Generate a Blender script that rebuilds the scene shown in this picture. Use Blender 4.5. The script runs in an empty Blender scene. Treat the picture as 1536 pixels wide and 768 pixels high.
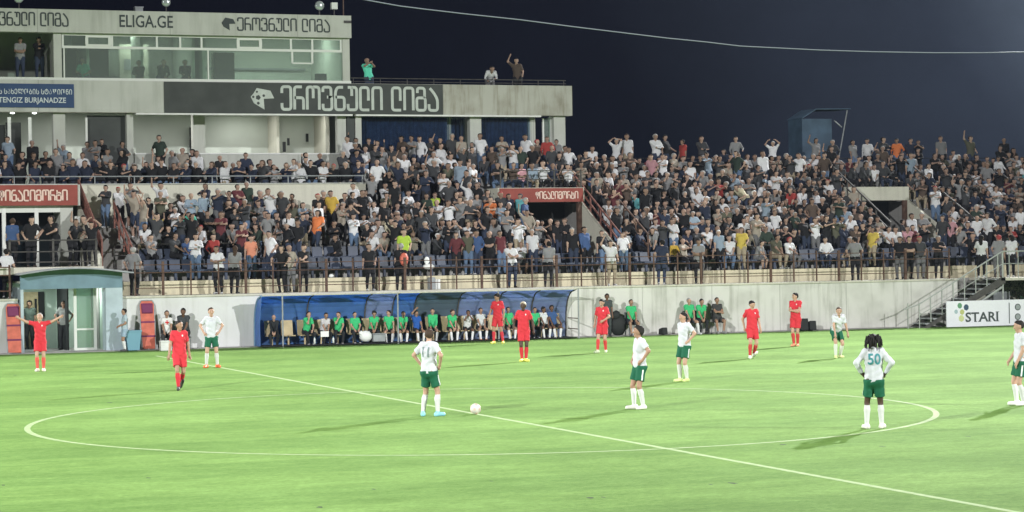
import bpy, bmesh, math, random
import numpy as np
from mathutils import Vector, Matrix
from mathutils.bvhtree import BVHTree
random.seed(7); RNG = np.random.default_rng(7)
SC = bpy.context.scene
COL = SC.collection

# ------------------------------------------------------------------ camera
CAM = np.array([-15.929, -44.356, 3.363]); YAW, PITCH, ROLL, FPX = 0.3584, 0.0027, -0.0153, 3469.8
_F = np.array([math.sin(YAW)*math.cos(PITCH), math.cos(YAW)*math.cos(PITCH), -math.sin(PITCH)])
_R = np.array([math.cos(YAW), -math.sin(YAW), 0.0]); _U = np.cross(_R, _F)
R2 = _R*math.cos(ROLL)+_U*math.sin(ROLL); U2 = -_R*math.sin(ROLL)+_U*math.cos(ROLL)
cd = bpy.data.cameras.new('camera'); cam = bpy.data.objects.new('camera', cd); COL.objects.link(cam)
cd.sensor_width = 36.0; cd.lens = FPX/1536*36.0; cd.clip_start = 0.5; cd.clip_end = 3000
M = Matrix(((R2[0], U2[0], -_F[0], CAM[0]), (R2[1], U2[1], -_F[1], CAM[1]), (R2[2], U2[2], -_F[2], CAM[2]), (0, 0, 0, 1)))
cam.matrix_world = M
SC.camera = cam
FACE = math.degrees(-YAW)                 # rotation (deg) that turns a figure towards the photographer

def at(px, py, Y):
    "point of the plane y = Y seen at a pixel of the 1536 x 768 photograph"
    d = _F+R2*(px-768)/FPX-U2*(py-384)/FPX
    return CAM+(Y-CAM[1])/d[1]*d
def ground(px, py, z=0.0):
    d = _F+R2*(px-768)/FPX-U2*(py-384)/FPX
    return CAM+(z-CAM[2])/d[2]*d

# ------------------------------------------------------------------ night sky and floodlights
W = bpy.data.worlds.new('World'); SC.world = W; W.use_nodes = True
nt = W.node_tree; nt.nodes.clear()
o = nt.nodes.new('ShaderNodeOutputWorld'); bg = nt.nodes.new('ShaderNodeBackground')
tc = nt.nodes.new('ShaderNodeTexCoord'); dp = nt.nodes.new('ShaderNodeVectorMath'); dp.operation = 'DOT_PRODUCT'
gd = Vector((0.70, 0.65, 0.22)).normalized(); dp.inputs[1].default_value = gd
cr = nt.nodes.new('ShaderNodeValToRGB'); e = cr.color_ramp.elements
e[0].position = 0.80; e[0].color = (0.0011, 0.0013, 0.0048, 1); e[1].position = 1.0; e[1].color = (0.22, 0.28, 0.36, 1)
x = cr.color_ramp.elements.new(0.905); x.color = (0.0036, 0.0046, 0.0100, 1)
x = cr.color_ramp.elements.new(0.955); x.color = (0.026, 0.034, 0.052, 1)
nt.links.new(tc.outputs['Generated'], dp.inputs[0]); nt.links.new(dp.outputs['Value'], cr.inputs[0])
nt.links.new(cr.outputs[0], bg.inputs[0]); 
sn = nt.nodes.new('ShaderNodeTexNoise'); sn.inputs['Scale'].default_value = 7.0; sn.inputs['Detail'].default_value = 8; sn.inputs['Roughness'].default_value = .7; nt.links.new(tc.outputs['Generated'], sn.inputs['Vector'])
sr_ = nt.nodes.new('ShaderNodeMapRange'); sr_.inputs['From Min'].default_value = .3; sr_.inputs['From Max'].default_value = .7; sr_.inputs['To Min'].default_value = .78; sr_.inputs['To Max'].default_value = 1.2; nt.links.new(sn.outputs['Fac'], sr_.inputs['Value']); nt.links.new(sr_.outputs[0], bg.inputs[1])
nt.links.new(bg.outputs[0], o.inputs[0])

def flood(name, loc, aim, power, col, size=62):
    l = bpy.data.lights.new(name, 'SPOT'); l.energy = power; l.color = col; l.spot_size = math.radians(size); l.spot_blend = 1.0
    l.shadow_soft_size = 0.9
    b = bpy.data.objects.new(name, l); COL.objects.link(b); b.location = loc
    b.rotation_euler = (Vector(aim)-Vector(loc)).to_track_quat('-Z', 'Y').to_euler()
KW = 395000.0
flood('floodlight', (-62, -50, 33), (-7.6, 3.7, 0), 1.06*KW, (0.99, 1.0, 0.99), 44.2)
flood('floodlight', (60, -52, 33), (18, -10.3, 0), 0.84*KW, (0.99, 1.0, 0.99), 82.5)
flood('floodlight', (76, 62, 40), (-14, 0, 0), 1.95*KW, (0.99, 1.0, 0.99), 50)
flood('floodlight', (-60, 55, 33), (-17.5, 18.7, 0), 0.80*KW, (0.99, 1.0, 0.99), 52)
vs = SC.view_settings; vs.view_transform = 'Standard'; vs.look = 'None'; vs.gamma = 1.0; vs.exposure = 0.18; vs.use_curve_mapping = False
SC.cycles.max_bounces = 5; SC.cycles.diffuse_bounces = 3; SC.cycles.transparent_max_bounces = 8
SC.cycles.use_denoising = True

# ------------------------------------------------------------------ materials
def mat(name, col, rough=0.8, metal=0.0, noise=0.0, nscale=6.0, bump=0.0, bscale=30.0, spec=0.3, col2=None, emit=0.0):
    m = bpy.data.materials.new(name); m.use_nodes = True; t = m.node_tree; b = t.nodes['Principled BSDF']
    b.inputs['Base Color'].default_value = (*col, 1); b.inputs['Roughness'].default_value = rough; b.inputs['Metallic'].default_value = metal
    b.inputs['Specular IOR Level'].default_value = spec
    if noise or col2:
        g = t.nodes.new('ShaderNodeTexCoord'); n = t.nodes.new('ShaderNodeTexNoise'); n.inputs['Scale'].default_value = nscale; n.inputs['Detail'].default_value = 6
        r = t.nodes.new('ShaderNodeValToRGB'); c2 = col2 or tuple(c*(1-noise) for c in col)
        r.color_ramp.elements[0].position = 0.35; r.color_ramp.elements[0].color = (*c2, 1)
        r.color_ramp.elements[1].position = 0.65; r.color_ramp.elements[1].color = (*col, 1)
        t.links.new(g.outputs['Object'], n.inputs['Vector']); t.links.new(n.outputs['Fac'], r.inputs[0]); t.links.new(r.outputs[0], b.inputs['Base Color'])
    if bump:
        g = t.nodes.new('ShaderNodeTexCoord'); n = t.nodes.new('ShaderNodeTexNoise'); n.inputs['Scale'].default_value = bscale; n.inputs['Detail'].default_value = 4
        bp = t.nodes.new('ShaderNodeBump'); bp.inputs['Strength'].default_value = bump; bp.inputs['Distance'].default_value = 0.02
        t.links.new(g.outputs['Object'], n.inputs['Vector']); t.links.new(n.outputs['Fac'], bp.inputs['Height']); t.links.new(bp.outputs[0], b.inputs['Normal'])
    if emit:
        b.inputs['Emission Color'].default_value = (*col, 1); b.inputs['Emission Strength'].default_value = emit
    return m

def weathered(name, col, dirt, streak=0.5, scale=1.0, joint=0.0):
    "plaster / concrete: blotches, vertical rain streaks, fine grain"
    m = bpy.data.materials.new(name); m.use_nodes = True; t = m.node_tree; b = t.nodes['Principled BSDF']; L = t.links
    b.inputs['Roughness'].default_value = 0.9; b.inputs['Specular IOR Level'].default_value = 0.2
    g = t.nodes.new('ShaderNodeTexCoord')
    mp = t.nodes.new('ShaderNodeMapping'); mp.inputs['Scale'].default_value = (2.6*scale, 2.6*scale, 0.22*scale)
    n1 = t.nodes.new('ShaderNodeTexNoise'); n1.inputs['Scale'].default_value = 1.3; n1.inputs['Detail'].default_value = 7; n1.inputs['Roughness'].default_value = 0.65
    n2 = t.nodes.new('ShaderNodeTexNoise'); n2.inputs['Scale'].default_value = 0.9*scale; n2.inputs['Detail'].default_value = 8
    n3 = t.nodes.new('ShaderNodeTexNoise'); n3.inputs['Scale'].default_value = 25; n3.inputs['Detail'].default_value = 3
    L.new(g.outputs['Object'], mp.inputs[0]); L.new(mp.outputs[0], n1.inputs['Vector']); L.new(g.outputs['Object'], n2.inputs['Vector']); L.new(g.outputs['Object'], n3.inputs['Vector'])
    r1 = t.nodes.new('ShaderNodeValToRGB'); r1.color_ramp.elements[0].position = 0.50; r1.color_ramp.elements[1].position = 0.78
    r1.color_ramp.elements[1].color = (streak, streak, streak, 1); r1.color_ramp.elements[0].color = (0, 0, 0, 1)
    r2 = t.nodes.new('ShaderNodeValToRGB'); r2.color_ramp.elements[0].position = 0.45; r2.color_ramp.elements[1].position = 0.75
    r2.color_ramp.elements[1].color = (streak*.6,)*3+(1,); r2.color_ramp.elements[0].color = (0, 0, 0, 1)
    L.new(n1.outputs['Fac'], r1.inputs[0]); L.new(n2.outputs['Fac'], r2.inputs[0])
    ad = t.nodes.new('ShaderNodeMath'); ad.operation = 'ADD'; ad.use_clamp = True; L.new(r1.outputs[0], ad.inputs[0]); L.new(r2.outputs[0], ad.inputs[1])
    mx = t.nodes.new('ShaderNodeMix'); mx.data_type = 'RGBA'; mx.inputs[6].default_value = (*col, 1); mx.inputs[7].default_value = (*dirt, 1); L.new(ad.outputs[0], mx.inputs[0])
    bp = t.nodes.new('ShaderNodeBump'); bp.inputs['Strength'].default_value = 0.15; bp.inputs['Distance'].default_value = 0.01; L.new(n3.outputs['Fac'], bp.inputs['Height']); L.new(bp.outputs[0], b.inputs['Normal'])
    out = mx.outputs[2]
    if joint:
        sp = t.nodes.new('ShaderNodeSeparateXYZ'); L.new(g.outputs['Object'], sp.inputs[0])
        pp = t.nodes.new('ShaderNodeMath'); pp.operation = 'PINGPONG'; pp.inputs[1].default_value = joint/2; L.new(sp.outputs[0], pp.inputs[0])
        lt = t.nodes.new('ShaderNodeMath'); lt.operation = 'LESS_THAN'; lt.inputs[1].default_value = .016; L.new(pp.outputs[0], lt.inputs[0])
        ff = t.nodes.new('ShaderNodeMath'); ff.operation = 'MULTIPLY'; ff.inputs[1].default_value = .45; L.new(lt.outputs[0], ff.inputs[0])
        m2 = t.nodes.new('ShaderNodeMix'); m2.data_type = 'RGBA'; m2.inputs[7].default_value = (dirt[0]*.5, dirt[1]*.5, dirt[2]*.5, 1); L.new(ff.outputs[0], m2.inputs[0]); L.new(out, m2.inputs[6]); out = m2.outputs[2]
    L.new(out, b.inputs['Base Color'])
    return m

def glass(name, tint, gloss=0.12, veil=0.0):
    m = bpy.data.materials.new(name); m.use_nodes = True; t = m.node_tree; t.nodes.clear()
    o = t.nodes.new('ShaderNodeOutputMaterial'); a = t.nodes.new('ShaderNodeBsdfTransparent'); a.inputs[0].default_value = (*tint, 1)
    g = t.nodes.new('ShaderNodeBsdfGlossy'); g.inputs['Roughness'].default_value = 0.08; g.inputs[0].default_value = (.8, .85, .85, 1)
    x = t.nodes.new('ShaderNodeMixShader'); x.inputs[0].default_value = gloss
    t.links.new(a.outputs[0], x.inputs[1]); t.links.new(g.outputs[0], x.inputs[2]); t.links.new(x.outputs[0], o.inputs[0])
    if veil:  # even pale diffuse share stands in for hazy reflections on the panes
        d = t.nodes.new('ShaderNodeBsdfDiffuse'); d.inputs[0].default_value = (.52, .56, .54, 1); y = t.nodes.new('ShaderNodeMixShader'); y.inputs[0].default_value = veil
        t.links.new(x.outputs[0], y.inputs[1]); t.links.new(d.outputs[0], y.inputs[2]); t.links.new(y.outputs[0], o.inputs[0])
    return m

def sheet(name, col):
    "plastic sheet that lets some of the light through"
    m = mat(name, col, 0.35, noise=0.2, nscale=2.5, spec=0.5); t = m.node_tree; b = t.nodes['Principled BSDF']
    tr = t.nodes.new('ShaderNodeBsdfTranslucent'); tr.inputs[0].default_value = (*[min(1, c*2.2) for c in col], 1); mx = t.nodes.new('ShaderNodeMixShader'); mx.inputs[0].default_value = 0.45
    t.links.new(b.outputs[0], mx.inputs[1]); t.links.new(tr.outputs[0], mx.inputs[2]); t.links.new(mx.outputs[0], t.nodes['Material Output'].inputs[0]); return m
def attr_mat(name):
    m = bpy.data.materials.new(name); m.use_nodes = True; t = m.node_tree; b = t.nodes['Principled BSDF']
    a = t.nodes.new('ShaderNodeAttribute'); a.attribute_name = 'col'; t.links.new(a.outputs['Color'], b.inputs['Base Color'])
    b.inputs['Roughness'].default_value = 0.85; b.inputs['Specular IOR Level'].default_value = 0.2
    return m

def grass_mat():
    m = bpy.data.materials.new('turf'); m.use_nodes = True; t = m.node_tree; b = t.nodes['Principled BSDF']; L = t.links
    b.inputs['Roughness'].default_value = 0.95; b.inputs['Specular IOR Level'].default_value = 0.1
    g = t.nodes.new('ShaderNodeTexCoord')
    def noise(s, d, sc=(1, 1, 1), ro=0.6):
        mp = t.nodes.new('ShaderNodeMapping'); mp.inputs['Scale'].default_value = sc; L.new(g.outputs['Object'], mp.inputs[0])
        n = t.nodes.new('ShaderNodeTexNoise'); n.inputs['Scale'].default_value = s; n.inputs['Detail'].default_value = d; n.inputs['Roughness'].default_value = ro
        L.new(mp.outputs[0], n.inputs['Vector']); return n.outputs['Fac']
    def ramp(f, p0, c0, p1, c1):
        r = t.nodes.new('ShaderNodeValToRGB'); r.color_ramp.elements[0].position = p0; r.color_ramp.elements[0].color = (*c0, 1)
        r.color_ramp.elements[1].position = p1; r.color_ramp.elements[1].color = (*c1, 1); L.new(f, r.inputs[0]); return r.outputs[0]
    def mix(kind, fac, a, c):
        x = t.nodes.new('ShaderNodeMix'); x.data_type = 'RGBA'; x.blend_type = kind
        if isinstance(fac, float): x.inputs[0].default_value = fac
        else: L.new(fac, x.inputs[0])
        L.new(a, x.inputs[6])
        if isinstance(c, tuple): x.inputs[7].default_value = (*c, 1)
        else: L.new(c, x.inputs[7])
        return x.outputs[2]
    base = ramp(noise(0.16, 5, (1, 0.8, 1)), 0.36, (0.180, 0.314, 0.073), 0.66, (0.240, 0.398, 0.105))
    wv = t.nodes.new('ShaderNodeTexWave'); wv.bands_direction = 'Y'; wv.inputs['Scale'].default_value = 0.07; wv.inputs['Distortion'].default_value = 0.6; wv.inputs['Detail'].default_value = 1
    L.new(g.outputs['Object'], wv.inputs['Vector'])
    base = mix('MULTIPLY', 1.0, base, ramp(wv.outputs['Fac'], 0.35, (0.86, 0.89, 0.86), 0.65, (1.0, 1.0, 1.0)))
    base = mix('MULTIPLY', 1.0, base, ramp(noise(1.6, 6, (0.5, 1.2, 1)), 0.3, (0.78, 0.81, 0.78), 0.7, (1.07, 1.05, 1.12)))
    base = mix('MULTIPLY', 1.0, base, ramp(noise(6, 5, (0.5, 1, 1), 0.7), 0.32, (0.80, 0.83, 0.76), 0.68, (1.10, 1.08, 1.12)))
    base = mix('MULTIPLY', 1.0, base, ramp(noise(26, 4, (0.4, 1, 1), 0.75), 0.3, (0.62, 0.68, 0.58), 0.7, (1.26, 1.22, 1.30)))
    worn = ramp(noise(0.55, 8, (1, 1, 1), 0.75), 0.700, (0, 0, 0), 0.74, (1, 1, 1))
    base = mix('MIX', worn, base, (0.075, 0.13, 0.04))
    L.new(base, b.inputs['Base Color'])
    n = noise(60, 3); bp = t.nodes.new('ShaderNodeBump'); bp.inputs['Strength'].default_value = 0.5; bp.inputs['Distance'].default_value = 0.03; L.new(n, bp.inputs['Height']); L.new(bp.outputs[0], b.inputs['Normal'])
    return m

MAT = dict(
    turf=grass_mat(), chalk=mat('chalk', (0.40, 0.50, 0.26), 0.9, nscale=5, col2=(0.27, 0.39, 0.16)),
    wall=weathered('wall_plaster', (0.60, 0.59, 0.555), (0.33, 0.33, 0.29), 0.95, 1.0, 2.95),
    divot=mat('bare_turf', (0.06, 0.10, 0.035), 0.95, noise=.4, nscale=12),
    whitewall=weathered('whitewashed_wall', (0.61, 0.61, 0.61), (0.44, 0.44, 0.41), 0.7, 1.0),
    coping=weathered('coping', (0.55, 0.53, 0.45), (0.30, 0.29, 0.25), 0.8),
    riser=weathered('riser_paint', (0.62, 0.56, 0.40), (0.34, 0.31, 0.24), 0.8, 1.5),
    terrace=weathered('terrace_concrete', (0.28, 0.27, 0.26), (0.16, 0.16, 0.15), 0.8),
    facade=weathered('facade', (0.48, 0.49, 0.45), (0.33, 0.34, 0.30), 0.75, 0.9, 5.3),
    facade_dirty=weathered('facade_bare', (0.42, 0.42, 0.37), (0.22, 0.20, 0.15), 1.0, 1.3),
    cream=weathered('cream_wall', (0.58, 0.57, 0.48), (0.42, 0.41, 0.35), 0.6),
    inner=mat('inner_wall', (0.52, 0.56, 0.50), 0.9, noise=0.08, nscale=1.5),
    white=mat('white_metal', (0.72, 0.73, 0.70), 0.5, noise=0.12, nscale=4),
    endrib=mat('end_rib', (0.16, 0.27, 0.40), 0.5, noise=0.2, nscale=4),
    stairrail=mat('stair_rail', (0.40, 0.42, 0.40), 0.5, noise=0.2, nscale=5),
    frame=mat('window_frame', (0.62, 0.64, 0.60), 0.5),
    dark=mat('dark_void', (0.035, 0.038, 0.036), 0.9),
    sign=mat('sign_panel', (0.066, 0.072, 0.068), 0.75, noise=0.25, nscale=1.2),
    signlight=mat('sign_letter', (0.50, 0.54, 0.50), 0.7, noise=0.15, nscale=3),
    signdark=mat('fascia_letter', (0.04, 0.05, 0.05), 0.6),
    bluesign=mat('blue_sign', (0.025, 0.06, 0.15), 0.55, noise=0.15, nscale=2),
    pale=mat('pale_letter', (0.55, 0.60, 0.62), 0.6),
    red=mat('red_banner', (0.30, 0.075, 0.06), 0.75, noise=0.2, nscale=2.0, bump=0.3, bscale=3),
    bannerletter=mat('banner_letter', (0.72, 0.52, 0.45), 0.7),
    rust=mat('rusty_rail', (0.13, 0.075, 0.055), 0.7, noise=0.45, nscale=5),
    redrail=mat('red_rail', (0.22, 0.09, 0.07), 0.7, noise=0.4, nscale=5),
    darkrail=mat('dark_rail', (0.085, 0.08, 0.075), 0.6, noise=0.4, nscale=5),
    greyrail=mat('grey_rail', (0.30, 0.32, 0.33), 0.5, noise=0.2, nscale=5),
    seat=mat('seat_plastic', (0.055, 0.07, 0.115), 0.45, noise=0.3, nscale=2.0, spec=0.4),
    tealpaint=mat('teal_paint', (0.42, 0.50, 0.55), 0.6, noise=0.18, nscale=2.5),
    tealdark=mat('teal_header', (0.15, 0.235, 0.29), 0.6, noise=0.2, nscale=2.5),
    greenwall=mat('tunnel_wall', (0.44, 0.54, 0.47), 0.8, noise=0.15, nscale=2),
    zinc=mat('zinc_sheet', (0.33, 0.34, 0.38), 0.45, 0.3, noise=0.25, nscale=3),
    blue1=sheet('blue_panel', (0.10, 0.22, 0.45)),
    blue2=sheet('faded_blue_panel', (0.24, 0.30, 0.46)),
    blue3=sheet('grey_blue_panel', (0.13, 0.18, 0.23)),
    beige=mat('beige_seat', (0.50, 0.40, 0.24), 0.55, noise=0.25, nscale=4),
    black=mat('black_stuff', (0.018, 0.02, 0.02), 0.7),
    curtain=mat('blue_curtain', (0.09, 0.13, 0.22), 0.85, noise=0.35, nscale=5),
    glassg=glass('window_glass', (0.72, 0.82, 0.76), 0.10, 0.14), glassd=glass('tinted_glass', (0.62, 0.70, 0.78), 0.08),
    cabinglass=glass('cabin_sheet', (0.40, 0.52, 0.62), 0.35), doorglass=glass('door_glass', (0.70, 0.85, 0.78), 0.10, 0.18),
    orange=mat('stretcher_cover', (0.60, 0.15, 0.10), 0.6, noise=0.25, nscale=5), purple=mat('strap', (0.16, 0.03, 0.09), 0.7),
    bin=mat('bin_plastic', (0.16, 0.32, 0.40), 0.5), board=mat('board_face', (0.80, 0.80, 0.86), 0.6, noise=0.06, nscale=2),
    ball=mat('ball_skin', (0.58, 0.54, 0.50), 0.5), ballpatch=mat('ball_patch', (0.60, 0.42, 0.36), 0.5),
    leaf=mat('leaf', (0.035, 0.075, 0.04), 0.8, noise=0.4, nscale=6), bark=mat('bark', (0.10, 0.08, 0.06), 0.9),
    lamp=mat('lamp_tube', (0.9, 1.0, 0.92), 0.5, emit=5.0), wire=mat('cable', (0.17, 0.19, 0.22), 0.6),
    lens=mat('lens', (0.45, 0.5, 0.5), 0.15, 0.4), paper=mat('paper', (0.75, 0.76, 0.74), 0.8),
    crowd=attr_mat('crowd_clothing'),
)

# ------------------------------------------------------------------ mesh builder
class MB:
    def __init__(s): s.v = []; s.f = []
    def add(s, vs, fs):
        b = len(s.v); s.v += [tuple(map(float, p)) for p in vs]; s.f += [tuple(i+b for i in f) for f in fs]; return s
    def box(s, x0, x1, y0, y1, z0, z1):
        v = [(x, y, z) for z in (z0, z1) for y in (y0, y1) for x in (x0, x1)]
        return s.add(v, [(0, 2, 3, 1), (4, 5, 7, 6), (0, 1, 5, 4), (2, 6, 7, 3), (0, 4, 6, 2), (1, 3, 7, 5)])
    def tube(s, pts, r, n=8, cap=True):
        pts = [np.array(p, float) for p in pts]; rs = r if isinstance(r, (list, tuple)) else [r]*len(pts); rings = []
        u = None
        for i, p in enumerate(pts):
            t = (pts[min(i+1, len(pts)-1)]-pts[max(i-1, 0)]); t = t/(np.linalg.norm(t)+1e-9)
            if u is None: u = np.cross(t, (0, 0, 1.0) if abs(t[2]) < 0.9 else (1.0, 0, 0))
            u = u-t*np.dot(u, t); u /= np.linalg.norm(u)+1e-9; w = np.cross(t, u)
            rings.append([p+rs[i]*(math.cos(2*math.pi*k/n)*u+math.sin(2*math.pi*k/n)*w) for k in range(n)])
        vs = [q for R in rings for q in R]; fs = []
        for i in range(len(pts)-1):
            for k in range(n): fs.append((i*n+k, i*n+(k+1) % n, (i+1)*n+(k+1) % n, (i+1)*n+k))
        if cap: fs += [tuple(range(n))[::-1], tuple(range((len(pts)-1)*n, len(pts)*n))]
        return s.add(vs, fs)
    def bar(s, a, b, w, h=None):
        "square bar from a to b"
        return s.tube([a, b], w*0.7, 4)
    def prism(s, poly, axis, a0, a1):
        "extrude a 2-D polygon along an axis (poly in the two other axes, in order)"
        def P(p, a): return {'x': (a, p[0], p[1]), 'y': (p[0], a, p[1]), 'z': (p[0], p[1], a)}[axis]
        n = len(poly); vs = [P(p, a0) for p in poly]+[P(p, a1) for p in poly]
        return s.add(vs, [tuple(range(n))[::-1], tuple(range(n, 2*n))]+[(i, (i+1) % n, n+(i+1) % n, n+i) for i in range(n)])
    def sphere(s, c, r, n=10, sx=1, sy=1, sz=1):
        vs = [(c[0], c[1], c[2]+r*sz)]; m = n//2
        for i in range(1, m):
            for k in range(n):
                a = math.pi*i/m; b = 2*math.pi*k/n
                vs.append((c[0]+r*sx*math.sin(a)*math.cos(b), c[1]+r*sy*math.sin(a)*math.sin(b), c[2]+r*sz*math.cos(a)))
        vs.append((c[0], c[1], c[2]-r*sz)); fs = [(0, 1+k, 1+(k+1) % n) for k in range(n)]
        for i in range(m-2):
            for k in range(n): fs.append((1+i*n+k, 1+(i+1)*n+k, 1+(i+1)*n+(k+1) % n, 1+i*n+(k+1) % n))
        L = len(vs)-1; fs += [(L, 1+(m-2)*n+(k+1) % n, 1+(m-2)*n+k) for k in range(n)]
        return s.add(vs, fs)
    def disc(s, c, r, ax, t, n=20):
        a = np.array(ax, float); a /= np.linalg.norm(a); return s.tube([np.array(c)-a*t/2, np.array(c)+a*t/2], r, n)
    def build(s, name, m, parent=None, smooth=False, bevel=0.0):
        me = bpy.data.meshes.new(name); off = np.array(parent['_base'] if parent is not None and '_base' in parent else (0, 0, 0))
        me.from_pydata([tuple(np.array(p)-off) for p in s.v], [], s.f); me.update()
        bm = bmesh.new(); bm.from_mesh(me); bmesh.ops.recalc_face_normals(bm, faces=bm.faces)
        if bevel: bmesh.ops.bevel(bm, geom=list(bm.edges), offset=bevel, segments=1, affect='EDGES', clamp_overlap=True)
        bm.to_mesh(me); bm.free()
        if smooth: me.polygons.foreach_set('use_smooth', [True]*len(me.polygons))
        me.materials.append(m); ob = bpy.data.objects.new(name, me); COL.objects.link(ob)
        if parent is not None:
            ob.parent = parent
            if '_base' in parent: ob['_base'] = parent['_base']
        return ob

def tag(o, label=None, cat=None, group=None, kind=None):
    if label: o['label'] = label
    if cat: o['category'] = cat
    if group: o['group'] = group
    if kind: o['kind'] = kind
    return o
def thing(name, label, cat, loc, group=None):
    "an Empty at the base of a thing; parts are built in world coordinates and stored relative to it"
    e = bpy.data.objects.new(name, None); COL.objects.link(e); e.location = loc; e['_base'] = [float(c) for c in loc]; e.empty_display_size = 0.2
    return tag(e, label, cat, group)
def copy_tree(o, parent=None):
    c = o.copy(); COL.objects.link(c); c.parent = parent
    for ch in [x for x in o.children]: copy_tree(ch, c)
    return c

# ------------------------------------------------------------------ lettering
def rounded(pts, r=0.14, n=4):
    pts = [np.array(p, float) for p in pts]; out = [pts[0]]
    for i in range(1, len(pts)-1):
        a, b, c = pts[i-1], pts[i], pts[i+1]; u = a-b; w = c-b; lu, lw = np.linalg.norm(u), np.linalg.norm(w); q = min(r, lu*.5, lw*.5)
        p0, p1 = b+u/lu*q, b+w/lw*q
        for k in range(n+1):
            t = k/n; out.append((1-t)**2*p0+2*t*(1-t)*b+t*t*p1)
    out.append(pts[-1]); return out
GEO = {   # monoline capitals in a box 0.5 wide and 1 high
    'ე': [[(0, .72), (0, 1), (.5, 1), (.5, 0), (0, 0), (0, .28)]],
    'რ': [[(0, 0), (0, 1), (.42, 1)], [(0, .52), (.5, .52), (.5, 0)]],
    'ო': [[(0, 0), (0, 1), (.34, 1), (.34, .5)], [(.34, 1), (.68, 1), (.68, 0)]],
    'ვ': [[(0, .78), (0, 1), (.46, 1), (.46, .56), (.22, .56)], [(.3, .56), (.5, .56), (.5, 0), (0, 0), (0, .26)]],
    'ნ': [[(.44, 1), (.12, 1), (0, .8), (0, 0), (.5, 0), (.5, .56), (0, .56)]],
    'უ': [[(.0, 1), (.22, 1), (.22, .62)], [(.22, 1), (.5, 1), (.5, 0), (0, 0), (0, .26)]],
    'ლ': [[(.5, 0), (0, 0), (0, 1), (.46, 1), (.46, .42)]],
    'ი': [[(0, 0), (0, 1), (.5, 1), (.5, 0)]],
    'გ': [[(.04, .78), (.04, 1), (.46, 1), (.46, .56)], [(.25, .56), (.5, .56), (.5, 0), (0, 0), (0, .56), (.25, .56)]],
    'ა': [[(.06, 1), (.3, .78), (.5, .5), (.5, 0), (0, 0), (0, .28)]],
    'შ': [[(.06, 1), (.06, .76), (.46, .76), (.46, .5)], [(.25, .52), (.5, .52), (.5, 0), (0, 0), (0, .52), (.25, .52)], [(.06, .76), (.06, .52)]],
    'ფ': [[(.25, 0), (.25, 1)], [(0, .5), (0, .9), (.5, .9), (.5, .4), (.05, .4)]],
}
GEOW = {'ო': .68}
def geo_text(mb, text, x0, y, z0, h, xs=1.0, sw=0.09, gap=0.22, depth=0.02):
    "stroke lettering on a wall facing -Y, returns the end x"
    x = x0
    for ch in text:
        if ch == ' ': x += 0.42*h*xs; continue
        for st in GEO[ch]:
            P = rounded(st); P = [np.array((p[0]*xs, p[1]))*h for p in P]; n = len(P); L = []; Rr = []
            for i, p in enumerate(P):
                t = P[min(i+1, n-1)]-P[max(i-1, 0)]; t = t/(np.linalg.norm(t)+1e-9); nn = np.array((-t[1], t[0])); L.append(p+nn*sw*h/2); Rr.append(p-nn*sw*h/2)
            vs = [];
            for i in range(n):
                for q in (L[i], Rr[i]):
                    vs.append((x+q[0], y-depth, z0+q[1])); vs.append((x+q[0], y, z0+q[1]))
            fs = []
            for i in range(n-1):
                a, b = i*4, i*4+4
                fs += [(a, a+2, b+2, b), (a, b, b+1, a+1), (a+2, a+3, b+3, b+2)]
            fs += [(0, 1, 3, 2), (4*n-4, 4*n-2, 4*n-1, 4*n-3)]
            mb.add(vs, fs)
        x += (GEOW.get(ch, .5)*xs+gap)*h
    return x
def font_mesh(text, size, off=0.0):
    c = bpy.data.curves.new('lettering', 'FONT'); c.body = text; c.size = size; c.offset = off; c.extrude = 0.0; c.resolution_u = 3
    ob = bpy.data.objects.new('lettering', c); COL.objects.link(ob)
    me = bpy.data.meshes.new_from_object(ob.evaluated_get(bpy.context.evaluated_depsgraph_get()))
    v = np.array([q.co[:] for q in me.vertices]); f = [tuple(p.vertices) for p in me.polygons]
    bpy.data.objects.remove(ob); bpy.data.curves.remove(c); bpy.data.meshes.remove(me)
    return v, f
def font_on_wall(mb, text, x0, x1, y, z0, z1, off=0.0, proud=0.012):
    "fit text into a rectangle of a wall facing -Y"
    v, f = font_mesh(text, 1.0, off); lo, hi = v.min(0), v.max(0)
    X = x0+(v[:, 0]-lo[0])/(hi[0]-lo[0])*(x1-x0); Z = z0+(v[:, 1]-lo[1])/(hi[1]-lo[1])*(z1-z0)
    mb.add([(a, y-proud, b) for a, b in zip(X, Z)], f)

# ------------------------------------------------------------------ figures: signed distance skeletons turned into meshes
def v3(*a): return np.array(a, float)
def rotz(p, a): c, s = math.cos(a), math.sin(a); return v3(p[0]*c-p[1]*s, p[0]*s+p[1]*c, p[2])
def rotx(p, a): c, s = math.cos(a), math.sin(a); return v3(p[0], p[1]*c-p[2]*s, p[1]*s+p[2]*c)
def ik(a, b, l1, l2, hint):
    d = b-a; L = np.linalg.norm(d); mx = (l1+l2)*0.995
    if L > mx: b = a+d*(mx/L); d = b-a; L = mx
    u = d/L; x = (l1*l1-l2*l2+L*L)/(2*L); hh = math.sqrt(max(l1*l1-x*x, 1e-6)); h = np.array(hint, float); h = h-u*np.dot(h, u); h /= np.linalg.norm(h)+1e-9
    return a+u*x+h*hh, b

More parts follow.
